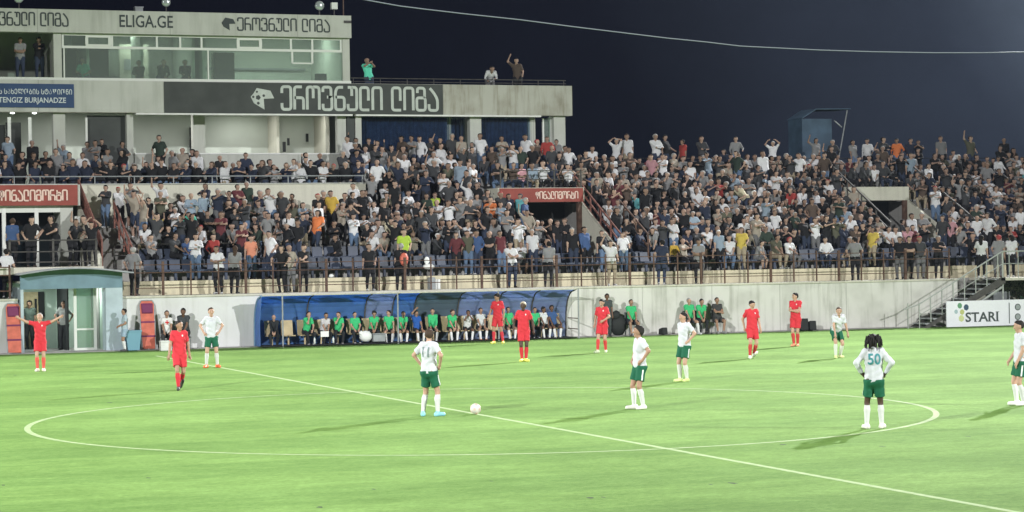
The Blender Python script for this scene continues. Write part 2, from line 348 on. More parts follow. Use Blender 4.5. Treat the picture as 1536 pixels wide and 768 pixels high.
def skeleton(P):
    J = {}; g = P.get
    pel = v3(*g('pel', (0, 0, .93))); lean = v3(*g('lean', (0, .02, .53))); hy, sy = g('hy', 0), g('sy', 0); ws = g('ws', .90)
    J['pel'] = pel; J['neck'] = pel+lean; J['chest'] = pel+lean*.66; sh = pel+lean*.93
    for s, n in ((1, 'l'), (-1, 'r')):
        J['hip'+n] = pel+rotz(v3(s*.092, 0, -.03), hy); J['sh'+n] = sh+rotz(v3(s*.182*ws, 0, 0), sy)
        w = g('h'+n); w = v3(*w) if w is not None else J['sh'+n]+v3(s*.075, -.05, -.53)
        J['el'+n], J['wr'+n] = ik(J['sh'+n], w, .285, .255, g('e'+n, (s*.5, .9, -.2)))
        f = g('f'+n); f = v3(*f) if f is not None else v3(J['hip'+n][0]+s*.03, J['hip'+n][1]+.01, .085)
        J['kn'+n], J['an'+n] = ik(J['hip'+n], f, .43, .405, g('k'+n, (s*.15, -1, .1)))
        ty = g('t'+n, s*.25); tp = g('tp'+n, 0)
        J['toe'+n] = J['an'+n]+rotz(rotx(v3(0, -.165, -.05), tp), ty); J['heel'+n] = J['an'+n]+rotz(rotx(v3(0, .045, -.045), tp), ty)
        hd = g('d'+n); d = J['wr'+n]-J['el'+n]; d = v3(*hd) if hd is not None else d; J['hd'+n] = d/np.linalg.norm(d)
    J['hy'], J['hp'] = g('look', (0, 0)); J['hc'] = J['neck']+v3(*g('hv', (0, -.035, .165)))
    return J
def headp(J, *o): return J['hc']+rotz(rotx(v3(*o), J['hp']), J['hy'])

def body_prims(J, cloth=0.0):
    "(a, b, ra, rb, blend, label); cloth > 0 thickens what clothes cover"
    c = cloth; Q = []
    pel, chest, neck = J['pel'], J['chest'], J['neck']
    ax = (J['shl']-J['shr']); ax = ax/np.linalg.norm(ax); hx = (J['hipl']-J['hipr']); hx = hx/np.linalg.norm(hx)
    Q.append((pel, chest, .105+c, .112+c, .05, 'shirt'))
    for s, n in ((1, 'l'), (-1, 'r')):
        Q.append((pel+hx*s*.055+v3(0, 0, .05), chest+ax*s*.064, .088+c, .100+c, .05, 'shirt'))
        Q.append((chest+ax*s*.07, J['sh'+n]*.75+neck*.25-v3(0, 0, .05), .098+c, .075+c, .05, 'shirt'))
        Q.append((neck-v3(0, 0, .01), J['sh'+n], .052+c*.6, .058+c, .04, 'shirt'))
        Q.append((J['hip'+n]+v3(0, .035, .0), J['hip'+n]+v3(0, .02, .09), .098+c, .09+c, .05, 'pants'))
        k, h, a = J['kn'+n], J['hip'+n], J['an'+n]
        Q.append((h, h+(k-h)*.55, .09+c, .076+c, .04, 'pants')); Q.append((h+(k-h)*.55, k, .076+c*.6, .057+c*.6, .02, 'shin' if False else 'thigh'))
        cb = v3(0, .014, 0); m = k+(a-k)*.35+cb
        Q.append((k, m, .054+c*.5, .056+c*.5, .02, 'shin')); Q.append((m, a, .056+c*.5, .037+c*.5, .02, 'shin'))
        Q.append((J['heel'+n], J['toe'+n], .038, .032, .02, 'shoe')); Q.append((a, J['heel'+n], .038, .036, .02, 'shoe'))
        S, E, Wr = J['sh'+n], J['el'+n], J['wr'+n]; mid = S+(E-S)*.62
        Q.append((S, mid, .056+c*.8, .049+c*.8, .03, 'sleeve')); Q.append((mid, E, .047, .042, .015, 'arm'))
        Q.append((E, Wr, .043, .029, .02, 'arm')); Q.append((Wr, Wr+J['hd'+n]*.085, .030, .034, .015, 'hand'))
    Q.append((neck-v3(0, 0, .03), J['hc']-v3(0, 0, .06), .057, .053, .02, 'neck'))
    Q.append((headp(J, 0, .02, .022), headp(J, 0, -.022, .026), .093, .088, .02, 'head'))
    Q.append((headp(J, 0, -.03, -.03), headp(J, 0, -.052, -.088), .068, .040, .03, 'head'))
    Q.append((headp(J, 0, -.10, .012), headp(J, 0, -.122, -.028), .010, .017, .015, 'head'))
    for s in (1, -1): Q.append((headp(J, s*.088, .012, .01), headp(J, s*.084, .006, -.03), .017, .014, .01, 'head'))
    return Q

def field(Q, lo, hi, h, cuts=()):
    n = [int(math.ceil((hi[i]-lo[i])/h))+1 for i in range(3)]
    X = [lo[i]+h*np.arange(n[i], dtype=np.float32) for i in range(3)]; F = np.full(n, 1.0, np.float32)
    for q in Q:
        a, b, ra, rb, k = q[:5]; cut = len(q) > 6 and q[6]
        m = max(ra, rb)+k+2.5*h; sl = []
        for i in range(3):
            i0 = int(max(0, math.floor((min(a[i], b[i])-m-lo[i])/h))); i1 = int(min(n[i], math.ceil((max(a[i], b[i])+m-lo[i])/h)+1)); sl.append(slice(i0, max(i0, i1)))
        x, y, z = X[0][sl[0]][:, None, None], X[1][sl[1]][None, :, None], X[2][sl[2]][None, None, :]
        ab = b-a; L2 = float(ab@ab)+1e-12
        tt = ((x-a[0])*ab[0]+(y-a[1])*ab[1]+(z-a[2])*ab[2])/L2; t = np.clip(tt, 0, 1)
        d = np.sqrt((x-a[0]-t*ab[0])**2+(y-a[1]-t*ab[1])**2+(z-a[2]-t*ab[2])**2)-(ra+(rb-ra)*t)
        if cut: d = np.maximum(d, (tt-1)*math.sqrt(L2))
        A = F[sl[0], sl[1], sl[2]]; hh = np.clip(.5+.5*(d-A)/k, 0, 1); F[sl[0], sl[1], sl[2]] = d*(1-hh)+A*hh-k*hh*(1-hh)
    for p, nrm in cuts:
        nrm = np.array(nrm, float); nrm /= np.linalg.norm(nrm)
        F = np.maximum(F, (X[0][:, None, None]-p[0])*nrm[0]+(X[1][None, :, None]-p[1])*nrm[1]+(X[2][None, None, :]-p[2])*nrm[2])
    return F, X
def snets(F, lo, h):
    S = F < 0; nx, ny, nz = F.shape
    cs = [(i, j, k) for i in (0, 1) for j in (0, 1) for k in (0, 1)]
    cnt = sum(S[i:nx-1+i, j:ny-1+j, k:nz-1+k].astype(np.int8) for i, j, k in cs); m = (cnt > 0) & (cnt < 8)
    ids = np.argwhere(m); idx = np.full(m.shape, -1, np.int64); idx[m] = np.arange(len(ids))
    acc = np.zeros((len(ids), 3)); num = np.zeros(len(ids))
    for p in cs:
        for ax in range(3):
            if p[ax]: continue
            q = list(p); q[ax] = 1
            fp = F[ids[:, 0]+p[0], ids[:, 1]+p[1], ids[:, 2]+p[2]]; fq = F[ids[:, 0]+q[0], ids[:, 1]+q[1], ids[:, 2]+q[2]]
            c = (fp < 0) != (fq < 0); t = np.where(c, fp/np.where(c, fp-fq, 1), 0)
            pt = np.tile(np.array(p, float), (len(ids), 1)); pt[:, ax] += t; acc[c] += pt[c]; num[c] += 1
    V = np.array(lo)+(ids+acc/np.maximum(num, 1)[:, None])*h; quads = []
    for ax in range(3):
        o1, o2 = (ax+1) % 3, (ax+2) % 3
        a = [slice(None)]*3; b = [slice(None)]*3; a[ax] = slice(0, -1); b[ax] = slice(1, None)
        sa, sb = S[tuple(a)], S[tuple(b)]; E = np.argwhere(sa != sb); E = E[(E[:, o1] > 0) & (E[:, o2] > 0) & (E[:, o1] < F.shape[o1]-1) & (E[:, o2] < F.shape[o2]-1)]
        if not len(E): continue
        d1 = np.zeros(3, int); d2 = np.zeros(3, int); d1[o1] = 1; d2[o2] = 1
        g = lambda e: idx[e[:, 0], e[:, 1], e[:, 2]]
        q = np.stack([g(E-d1-d2), g(E-d2), g(E), g(E-d1)], 1); fl = ~sa[E[:, 0], E[:, 1], E[:, 2]]; q[fl] = q[fl][:, ::-1]; quads.append(q)
    return V, np.concatenate(quads) if quads else np.zeros((0, 4), int)
def bounds(Q, h):
    lo = np.min([np.minimum(q[0], q[1])-max(q[2], q[3]) for q in Q], 0)-3*h; hi = np.max([np.maximum(q[0], q[1])+max(q[2], q[3]) for q in Q], 0)+3*h
    return lo, hi
def surf(Q, h, cuts=(), wr=0.0, seed=0):
    lo, hi = bounds(Q, h); F, X = field(Q, lo, hi, h, cuts)
    if wr:
        x, y, z = X[0][:, None, None], X[1][None, :, None], X[2][None, None, :]
        F = F+wr*(np.sin(x*31+z*17+seed)*np.sin(y*27-z*23+seed*2)+.6*np.sin(z*52+x*21+y*13+seed*3)).astype(np.float32)
    return snets(F, lo, h)
def mesh_np(name, V, Qd, tris=None):
    me = bpy.data.meshes.new(name); n = len(Qd); me.vertices.add(len(V)); me.vertices.foreach_set('co', np.asarray(V, np.float32).ravel())
    me.loops.add(n*4); me.loops.foreach_set('vertex_index', np.asarray(Qd, np.int32).ravel()); me.polygons.add(n)
    me.polygons.foreach_set('loop_start', np.arange(0, n*4, 4, dtype=np.int32)); me.polygons.foreach_set('use_smooth', np.ones(n, bool))
    me.update(calc_edges=True); return me
def child(name, V, Qd, m, parent):
    me = mesh_np(name, V, Qd); me.materials.append(m); ob = bpy.data.objects.new(name, me); COL.objects.link(ob); ob.parent = parent; return ob

_cm = {}
def cmat(name, col, rough=0.85, bump=0.25):
    k = (name,)+tuple(round(c, 3) for c in col)
    if k not in _cm: _cm[k] = mat(name, col, rough, bump=bump, bscale=40, noise=0.06, nscale=14)
    return _cm[k]
SKIN = {'light': (0.45, 0.275, 0.20), 'tan': (0.35, 0.205, 0.14), 'brown': (0.16, 0.085, 0.055), 'black': (0.07, 0.04, 0.028)}
HAIR = {'black': (0.012, 0.010, 0.009), 'brown': (0.05, 0.03, 0.02), 'grey': (0.30, 0.29, 0.28), 'blond': (0.42, 0.36, 0.27), 'ginger': (0.14, 0.06, 0.03)}

def hair_prims(J, style):
    Q = []
    if style in ('short', 'curly', 'long', 'dread', 'top'):
        g = .101 if style != 'curly' else .113
        Q.append((headp(J, 0, .028, .030), headp(J, 0, -.012, .044), g, g-.012, .02, 'hair'))
        if style == 'top': Q.append((headp(J, 0, .03, .09), headp(J, 0, -.05, .105), .055, .045, .03, 'hair'))
        if style == 'long': Q.append((headp(J, 0, .06, .0), headp(J, 0, .085, -.24), .085, .06, .03, 'hair'))
    return Q

def person(label, loc, rz, P, skin='light', hair='short', haircol='black', shirt=(0.8,)*3, shorts=(.1,)*3, socks=None, boots=(.8,)*3,
           sleeve=0.72, longp=False, scale=1.0, h=0.013, group=None, number=None, numcol=(.2, .25, .25), stripe=None, crest=None, cuff=None, collar=None):
    root = bpy.data.objects.new('person', None); COL.objects.link(root); root.location = loc; root.rotation_euler = (0, 0, math.radians(rz)); root.scale = (scale*.89, scale*.92, scale)
    tag(root, label, 'person', group); J = skeleton(P); sk = cmat('skin', SKIN[skin], 0.55, 0.1); seed = random.random()*6
    # body: one surface, then fingers, eyes, brows and lips as small pieces of the same mesh
    V, Qd = surf(body_prims(J), h); ex = MB(); dark = MB(); lip = MB()
    for s, n in ((1, 'l'), (-1, 'r')):
        d = J['hd'+n]; side = np.cross(d, v3(0, -1, 0) if abs(d[1]) < .8 else v3(0, 0, 1)); side /= np.linalg.norm(side); nrm = np.cross(d, side); k0 = J['wr'+n]+d*.085
        inw = J['pel']-k0
        if np.dot(nrm, inw) < 0: nrm = -nrm
        if np.dot(side, v3(0, -1, 0)) < 0: side = -side
        for i, (o, L) in enumerate(((.027, .068), (.009, .076), (-.009, .07), (-.026, .056))):
            p0 = k0-d*.012+side*o; p1 = p0+d*L*.5+nrm*.008; p2 = p1+d*L*.36+nrm*.018; p3 = p2+d*L*.2+nrm*.022
            ex.tube([p0, p1, p2, p3], [.010, .0095, .0085, .006], 6)
        t0 = J['wr'+n]+d*.035+side*.026; ex.tube([t0, t0+d*.035+side*.022+nrm*.01, t0+d*.065+side*.026+nrm*.022], [.013, .011, .008], 6)
        e = headp(J, s*.034, -.094, .018); dark.sphere(e, .011, 8); dark.tube([headp(J, s*.018, -.104, .040), headp(J, s*.052, -.093, .042)], .0055, 5)
    lip.tube([headp(J, -.022, -.093, -.062), headp(J, 0, -.099, -.060), headp(J, .022, -.093, -.062)], .007, 5)
    nv = len(V); me = bpy.data.meshes.new('body'); vs = [tuple(p) for p in V]; fs = [tuple(int(i) for i in q) for q in Qd]; mi = [0]*len(fs)
    for mb, k in ((ex, 0), (dark, 1), (lip, 2)):
        b = len(vs); vs += mb.v; fs += [tuple(i+b for i in f) for f in mb.f]; mi += [k]*len(mb.f)
    me.from_pydata(vs, [], fs); me.polygons.foreach_set('material_index', mi); me.polygons.foreach_set('use_smooth', [True]*len(fs))
    me.materials.append(sk); me.materials.append(cmat('eye', (.02, .015, .012), .4, 0)); me.materials.append(cmat('lip', tuple(c*.62 for c in SKIN[skin]), .5, 0)); me.update()
    ob = bpy.data.objects.new('body', me); COL.objects.link(ob); ob.parent = root
    pel, chest, neck = J['pel'], J['chest'], J['neck']; up = (neck-pel)/np.linalg.norm(neck-pel)
    # shirt
    c = .017; Q = []
    for q in body_prims(J, c):
        if q[5] == 'shirt': Q.append(q)
    for s, n in ((1, 'l'), (-1, 'r')):
        hx = (J['hipl']-J['hipr']); hx = hx/np.linalg.norm(hx)
        Q.append((pel+hx*s*.060+up*.16, pel+hx*s*.084-up*.13+v3(0, .022, 0), .110, .134, .05, 'shirt'))
        S, E, Wr = J['sh'+n], J['el'+n], J['wr'+n]
        if sleeve < 1: Q.append((S-(E-S)*.02, S+(E-S)*sleeve, .067, .064, .03, 'sleeve', True))
        else: Q.append((S, E, .068, .060, .03, 'sleeve')); Q.append((E, E+(Wr-E)*.96, .060, .046, .02, 'sleeve', True))
    V, Qd = surf(Q, h, cuts=[(pel-up*(.055 if up[2] > .95 or P.get('sit') else .03) + up*0, -up)] if up[2] < .95 and not P.get('sit') else [(pel-up*(.055 if not P.get('sit') else .02), -up)], wr=.006, seed=seed)
    so = child('shirt', V, Qd, cmat('shirt', shirt) if min(shirt) < .4 else mat('shirt_white', shirt, .85, noise=.13, nscale=7, bump=.3, bscale=30), root)
    bvh = BVHTree.FromPolygons([tuple(p) for p in V], [tuple(int(i) for i in q) for q in Qd])
    def decal(name, verts, faces, col, origin, dirn, right, upv, par):
        out = []
        for p in verts:
            q = origin+right*p[0]+upv*p[1]; hit = bvh.ray_cast(Vector(q-dirn*.6), Vector(dirn)); out.append(np.array(hit[0])-dirn*.014 if hit[0] else q-dirn*.02)
        m2 = bpy.data.meshes.new(name); m2.from_pydata([tuple(p) for p in out], [], faces); m2.materials.append(cmat(name, col, .7, 0)); m2.update()
        o2 = bpy.data.objects.new(name, m2); COL.objects.link(o2); o2.parent = par; return o2
    sax = J['shl']-J['shr']; sax = sax/np.linalg.norm(sax); back = np.cross(sax, up)      # points behind the figure
    back = back/np.linalg.norm(back)
    if np.dot(back, v3(0, 1, 0)) < 0: back = -back
    if number:
        tv, tf = font_mesh(number, .28, .006); tv -= (tv.max(0)+tv.min(0))/2
        bm = bmesh.new(); bv = [bm.verts.new(p) for p in tv]
        for f in tf:
            try: bm.faces.new([bv[i] for i in f])
            except ValueError: pass
        bmesh.ops.triangulate(bm, faces=bm.faces)
        for _ in range(5):
            lg = [e_ for e_ in bm.edges if e_.calc_length() > .025]
            if not lg: break
            bmesh.ops.subdivide_edges(bm, edges=lg, cuts=1); bmesh.ops.triangulate(bm, faces=bm.faces)
        bm.verts.index_update(); tv = np.array([q.co[:] for q in bm.verts]); tf = [tuple(q.index for q in f.verts) for f in bm.faces]; bm.free()
        o2 = decal('shirt_number', tv, tf, numcol, chest+up*.02, -back, -sax, up, so)
    if crest:
        for s_, w_, z_ in ((.075, .022, .09),):
            a = [(s_+w_*math.cos(t), z_+w_*1.25*math.sin(t)) for t in np.linspace(0, 2*math.pi, 9)[:-1]]
            decal('crest', [(p[0], p[1], 0) for p in a], [tuple(range(8))], crest, chest, back, sax, up, so)
    # shorts or trousers
    Q = [q for q in body_prims(J, .018) if q[5] == 'pants' and abs(q[0][2]-q[1][2]) < .2 and np.linalg.norm(q[0]-q[1]) < .12]
    Q.append((J['hipl']+v3(0, .01, -.02), J['hipr']+v3(0, .01, -.02), .118, .118, .04, 'p'))
    for s, n in ((1, 'l'), (-1, 'r')):
        hp, k, a = J['hip'+n], J['kn'+n], J['an'+n]
        if longp:
            Q.append((hp, k, .112, .078, .04, 'p')); Q.append((k, a+(k-a)*.06, .076, .056, .02, 'p', True))
        else: Q.append((hp-(k-hp)*.02, hp+(k-hp)*.72, .104, .108, .04, 'p', True))
    V, Qd = surf(Q, h, cuts=() if P.get('sit') or up[2] < .95 else [(pel-up*.012, up)], wr=.003, seed=seed+1)
    nm = 'trousers' if longp else 'shorts'; sh = child(nm, V, Qd, cmat(nm, shorts), root)
    if stripe and not longp:
        b2 = BVHTree.FromPolygons([tuple(p) for p in V], [tuple(int(i) for i in q) for q in Qd])
        for s, n in ((1, 'l'), (-1, 'r')):
            hp, k = J['hip'+n], J['kn'+n]; mb = MB(); pts = []
            for t in np.linspace(.16, .69, 9):
                q = hp+(k-hp)*t
                for dy in (-.018, .018):
                    hit = b2.ray_cast(Vector(q+v3(s*.5, dy, 0)), Vector((-s, 0, 0))); pts.append(np.array(hit[0])+v3(s*.006, 0, 0) if hit[0] else q+v3(s*.12, dy, 0))
            mb.add(pts, [(2*i, 2*i+1, 2*i+3, 2*i+2) for i in range(8)]); o3 = mb.build('stripe', cmat('stripe', stripe), sh)
    for s, n in ((1, 'l'), (-1, 'r')):
        k, a = J['kn'+n], J['an'+n]; m = k+(a-k)*.35+v3(0, .014, 0)
        if socks and not longp:
            V, Qd = surf([(k+(a-k)*.14, m, .060, .064, .02, 's'), (m, a, .064, .046, .02, 's')], h, cuts=[(k+(a-k)*.12, k-a)]); child('sock', V, Qd, cmat('sock', socks), root)
        V, Qd = surf([(J['heel'+n], J['toe'+n], .050, .043, .02, 's'), (a-v3(0, 0, .0), J['heel'+n], .049, .046, .02, 's')], h, cuts=[(v3(0, 0, J['toe'+n][2]-.034), (0, 0, -1))] if not P.get('tp'+n) else ()); child('boot', V, Qd, cmat('boot', boots, .4, 0), root)
    if hair != 'bald':
        ny = rotz(rotx(v3(0, -.72, -.70), J['hp']), J['hy'])
        V, Qd = surf(hair_prims(J, hair), h*.9, cuts=[(headp(J, 0, -.074, .074), ny)] if hair != 'long' else [(headp(J, 0, -.03, .05), rotz(rotx(v3(0, -1, -.35), J['hp']), J['hy']))], wr=.007 if hair in ('curly', 'dread') else .0035)
        ho = child('hair', V, Qd, cmat('hair', HAIR[haircol], .75, .3), root)
        if hair == 'dread':
            mb = MB(); rr = random.Random(3)
            for i in range(90):
                a = rr.uniform(0, 2*math.pi); z = rr.uniform(-.02, .11); r0 = .10 if z < .08 else .06
                if abs(math.atan2(math.sin(a+math.pi/2), math.cos(a+math.pi/2))) < .75 and z < .09: continue
                p = headp(J, r0*math.cos(a), .02+r0*math.sin(a), z); o_ = rotz(v3(math.cos(a), math.sin(a), 0), J['hy'])
                L = rr.uniform(.09, .17); mb.tube([p, p+o_*.045+v3(0, 0, .01), p+o_*rr.uniform(.05, .085)-v3(0, 0, L*.5), p+o_*rr.uniform(.045, .10)-v3(0, 0, L)], [.012, .015, .013, .008], 5)
            mb.build('lock', cmat('hair', HAIR[haircol], .75, .3), ho, True)
    return root, J

# ================================================================== the setting
MB().box(-260, 260, -140, 200, -0.5, 0.0).build('pitch', MAT['turf'])['kind'] = 'structure'
mb = MB(); mb.add([(-.06, -45, .0025), (.06, -45, .0025), (.06, 32.2, .0025), (-.06, 32.2, .0025)], [(0, 1, 2, 3)]); mb.build('halfway_line', MAT['chalk'])['kind'] = 'structure'
mb = MB(); n = 160
for i in range(n):
    a, b = 2*math.pi*i/n, 2*math.pi*(i+1)/n
    mb.add([(r*math.cos(t), r*math.sin(t), .005) for r, t in ((9.03, a), (9.15, a), (9.15, b), (9.03, b))], [(0, 1, 2, 3)])
mb.build('centre_circle', MAT['chalk'])['kind'] = 'structure'
mb = MB(); mb.box(-40, 60, 36.75, 37.2, -.1, .03); mb.build('concrete_strip', MAT['terrace'])['kind'] = 'structure'

YW, ZW = 37.2, 1.92
# retaining wall along the pitch, either side of the tunnel
for px_, py_, r in ((1098, 725, .10), (885, 747, .09), (1066, 727, .05), (905, 746, .05), (22, 563, .11), (165, 604, .10), (480, 761, .07), (737, 722, .05), (222, 717, .06), (1175, 667, .08), (1324, 670, .06), (1452, 655, .06), (5, 728, .05), (560, 734, .05)):
    c = ground(px_, py_); r *= .62; mb = MB(); k = [(c[0]+r*random.uniform(.6, 1.3)*math.cos(t), c[1]+r*2.2*random.uniform(.6, 1.3)*math.sin(t), .0035) for t in np.linspace(0, 6.28, 10)[:-1]]; mb.add(k, [tuple(range(9))]); mb.build('divot_ground', MAT['divot'])['kind'] = 'structure'
w = thing('retaining_wall', 'long pale concrete wall along the pitch behind the blue dugout', 'wall', (17, YW, 0))
mb = MB(); mb.box(-.18, 5.0, YW, YW+.30, 0, ZW-.07); mb.build('whitewashed_section', MAT['whitewall'], w)
mb = MB(); mb.box(5.0, 33.9, YW+.002, YW+.30, 0, ZW-.07); mb.build('wall_face', MAT['wall'], w)
mb = MB(); mb.box(-.18, 33.95, YW-.05, YW+.36, ZW-.07, ZW); mb.build('coping', MAT['coping'], w)
w = thing('retaining_wall', 'short pale wall stub left of the tunnel entrance behind a stretcher', 'wall', (-8, YW, 0))
mb = MB(); mb.box(-14, -3.80, YW, YW+.30, 0, ZW-.07); mb.build('wall_face', MAT['whitewall'], w)
mb = MB(); mb.box(-14, -3.80, YW-.05, YW+.36, ZW-.07, ZW); mb.build('coping', MAT['coping'], w)

# terraces
ROW0, DY, Z0, DZ = 38.75, 0.80, 2.42, 0.40
def rz_(k): return Z0+DZ*k
def ry_(k): return ROW0+DY*k
def profile(k0, k1, ytop=None, zb=0.0):
    "stepped outline of rows k0..k1 (y, z)"
    p = [(ry_(k0), zb)]
    for k in range(k0, k1+1): p += [(ry_(k), rz_(k)), (ry_(k+1), rz_(k))]
    if ytop: p[-1] = (ytop, rz_(k1))
    return p+[(p[-1][0], zb)]
V1 = (-0.70,); V2 = (17.3, 20.0); V3 = (32.6, 35.7); XVIP = 11.1; XEND = 52
g = thing('grandstand', 'stepped concrete stand packed with spectators behind the pitch wall', 'stand', (20, 40, 0))
mb = MB(); mb.box(-.6, 34.5, YW+.30, ROW0, 1.5, ZW-.0025); mb.box(34.5, XEND, YW+1.2, ROW0, 1.5, ZW-.0025); mb.build('walkway', MAT['terrace'], g)
mb = MB(); mb.box(-.6, XEND, ROW0-.10, ROW0-.002, ZW-.3, Z0+.003); mb.build('front_riser', MAT['riser'], g)
st = MB()
st.prism(profile(0, 6), 'x', V1[0], XVIP); st.prism(profile(0, 10, 47.95), 'x', XVIP, V2[0]); st.prism(profile(0, 0), 'x', V2[0], V2[1])
st.prism(profile(0, 10, 48.6), 'x', V2[1], V3[0]); st.prism(profile(0, 1), 'x', V3[0], V3[1]); st.prism(profile(0, 10, 48.6), 'x', V3[1], XEND)
st.prism(profile(9, 10, 47.95, 5.9), 'x', V2[0], V2[1]); st.prism(profile(9, 10, 48.6, 5.88), 'x', V3[0], V3[1])
st.build('steps', MAT['terrace'], g)
def boxes(name, L, m, par):
    for q in L: MB().box(*q).build(name, m, par)
boxes('exit_roof', [(16.25, V2[1], 43.05, ry_(9)-.002, 5.30, 5.86), (V3[0], V3[1], 44.02, ry_(9)-.002, 5.26, 5.85)], MAT['cream'], g)

mb = MB(); mb.prism([(39.55, 2.0), (39.55, 3.35), (43.4, 5.35), (43.4, 2.0)], 'x', V2[1]-.12, V2[1]+.003); mb.build('exit_side_wall', MAT['cream'], g)
mb = MB(); mb.prism([(40.3, 2.0), (40.3, 3.6), (44.0, 5.26), (44.0, 2.0)], 'x', V3[1]-.12, V3[1]+.003)
mb.build('exit_side_wall', MAT['cream'], g)
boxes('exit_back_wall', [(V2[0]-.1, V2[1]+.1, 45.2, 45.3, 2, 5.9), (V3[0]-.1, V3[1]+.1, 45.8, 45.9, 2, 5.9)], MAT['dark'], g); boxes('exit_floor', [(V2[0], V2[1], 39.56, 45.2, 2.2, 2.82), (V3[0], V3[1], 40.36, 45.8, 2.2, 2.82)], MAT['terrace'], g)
boxes('exit_post', [(V2[1]-.30, V2[1]-.14, 43.0, 43.2, 2.82, 5.3), (V3[1]-.32, V3[1]-.14, 43.95, 44.1, 2.82, 5.26)], MAT['rust'], g)
# VIP balcony deck, left
vp = thing('balcony', 'raised cream-walled balcony below the league sign, full of standing guests', 'balcony', (3, 46, 0))
mb = MB(); mb.box(-14, XVIP, 44.36, 44.50, 3.0, 6.10); mb.build('balcony_wall', MAT['cream'], vp)
mb = MB(); mb.box(-14, XVIP, 44.30, 44.56, 6.10, 6.14); mb.build('wall_cap', MAT['facade'], vp)
mb = MB(); mb.prism([(44.5, 4), (44.5, 5.3), (45.5, 5.3), (45.5, 5.75), (46.6, 5.75), (46.6, 6.2), (47.9, 6.2), (47.9, 4)], 'x', -14, XVIP-.01); mb.build('deck', MAT['terrace'], vp)
rl = thing('balcony_rail', 'thin grey rail along the top of the cream balcony wall', 'railing', (3, 44.4, 6.14))
mb = MB(); mb.tube([(-14, 44.42, 6.42), (XVIP, 44.42, 6.42)], .025, 6); mb.build('rail', MAT['greyrail'], rl)
for i in range(17): MB().tube([(-13.5+i*1.53, 44.42, 6.14), (-13.5+i*1.53, 44.42, 6.42)], .022, 6).build('post', MAT['greyrail'], rl)

# left way-out above the tunnel: landing, doors
lo = thing('exit_lobby', 'left way-out with dark glass doors under the red banner', 'doorway', (-4, 42, 3.0))
mb = MB(); mb.box(-14, -.72, 37.52, 44.3, 2.76, 3.0); mb.build('landing', MAT['coping'], lo)
mb = MB(); mb.box(-14, -.72, 42.05, 44.34, 5.26, 6.04); mb.build('roof', MAT['facade'], lo)
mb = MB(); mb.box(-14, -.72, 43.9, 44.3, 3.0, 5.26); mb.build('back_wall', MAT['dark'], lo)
mb = MB(); mb.prism([(38.6, 2.9), (38.6, 3.3), (39.2, 3.6), (44.3, 6.02), (44.3, 2.9)], 'x', -.72, -.58); mb.build('side_wall', MAT['cream'], lo)
for x0 in (-6.0, -4.75, -3.5, -2.3):
    f = MB(); f.box(x0-.07, x0+.07, 42.30, 42.42, 3.0, 5.26); f.build('door_post', MAT['white'], lo)
f = MB(); f.box(-8, -1.35, 42.31, 42.41, 5.02, 5.26); f.build('door_head', MAT['frame'], lo)
f = MB(); f.box(-1.42, -.95, 42.3, 43.9, 3.0, 5.26); f.build('inner_pier', MAT['facade'], lo)
for x0, x1 in ((-5.9, -4.85), (-4.65, -3.6), (-3.4, -2.4)): f = MB(); f.box(x0, x1, 42.35, 42.37, 3.0, 5.0); f.build('door_pane', MAT['glassd'], lo)
mb = MB(); mb.box(-.98, -.80, 41.7, 41.9, 3.0, 4.85); mb.build('white_panel', MAT['white'], lo)
def banner(name, label, x0, x1, y, z0, z1, tx1):
    b = thing(name, label, 'banner', ((x0+x1)/2, y, z0)); m = MB(); n = 24
    for i in range(n):      # cloth with a slight ripple
        a, c = x0+(x1-x0)*i/n, x0+(x1-x0)*(i+1)/n; r = lambda t: y-.03-.012*math.sin(t*5.1)
        m.add([(a, r(a), z0), (c, r(c), z0), (c, r(c), z1), (a, r(a), z1), (a, r(a)+.02, z0), (c, r(c)+.02, z0), (c, r(c)+.02, z1), (a, r(a)+.02, z1)], [(0, 1, 2, 3), (7, 6, 5, 4), (3, 2, 6, 7), (0, 4, 5, 1)])
    m.build('cloth', MAT['red'], b)
    h = (z1-z0)*.50; t = MB(); wid = geo_text(MB(), 'ფინალიგორში', 0, 0, 0, h, .85, .15, .17)
    geo_text(t, 'ფინალიგორში', tx1-wid, y-.045, z0+(z1-z0)*.24, h, .85, .15, .17); t.build('lettering', MAT['bannerletter'], b); return b
banner('banner', 'red banner with white Georgian letters over the glass doors at far left', -5.4, -.82, 42.03, 5.27, 6.03, at(103, 292, 42)[0])
banner('banner', 'dull red banner over the dark way-out in the middle of the crowd', 16.3, 19.93, 43.03, 5.28, 5.84, at(868, 292, 43)[0])

# tunnel mouth below it
tu = thing('tunnel_entrance', 'players tunnel with arched zinc roof and pale teal surround', 'tunnel', (-2, 37, 0))
xl, xr = -3.74, -.18
arc = [(xl-.12+(xr-xl+.42)*t, 2.74+.19*math.sin(math.pi*min(1, t*1.02))) for t in np.linspace(0, 1, 17)]
mb = MB()
for (a, b), (c, d) in zip(arc[:-1], arc[1:]): mb.prism([(a, b), (c, d), (c, d+.05), (a, b+.05)], 'y', 36.35, 38.3)
mb.build('roof', MAT['zinc'], tu)
mb = MB(); mb.prism([(xl, 2.24)]+[(max(xl, min(xr, a)), b-.005) for a, b in arc]+[(xr, 2.24)], 'y', 36.92, 37.05); mb.build('header', MAT['tealdark'], tu)
mb = MB(); mb.box(-.78, xr, 36.93, 37.60, 0, 2.24); mb.build('side_panel', MAT['tealpaint'], tu)
mb = MB(); mb.box(xl, xl+.10, 36.93, 37.6, 0, 2.24); mb.box(xl-.0, xl+.06, 37.6, 40.4, 0, 2.3); mb.build('left_jamb', MAT['tealpaint'], tu)
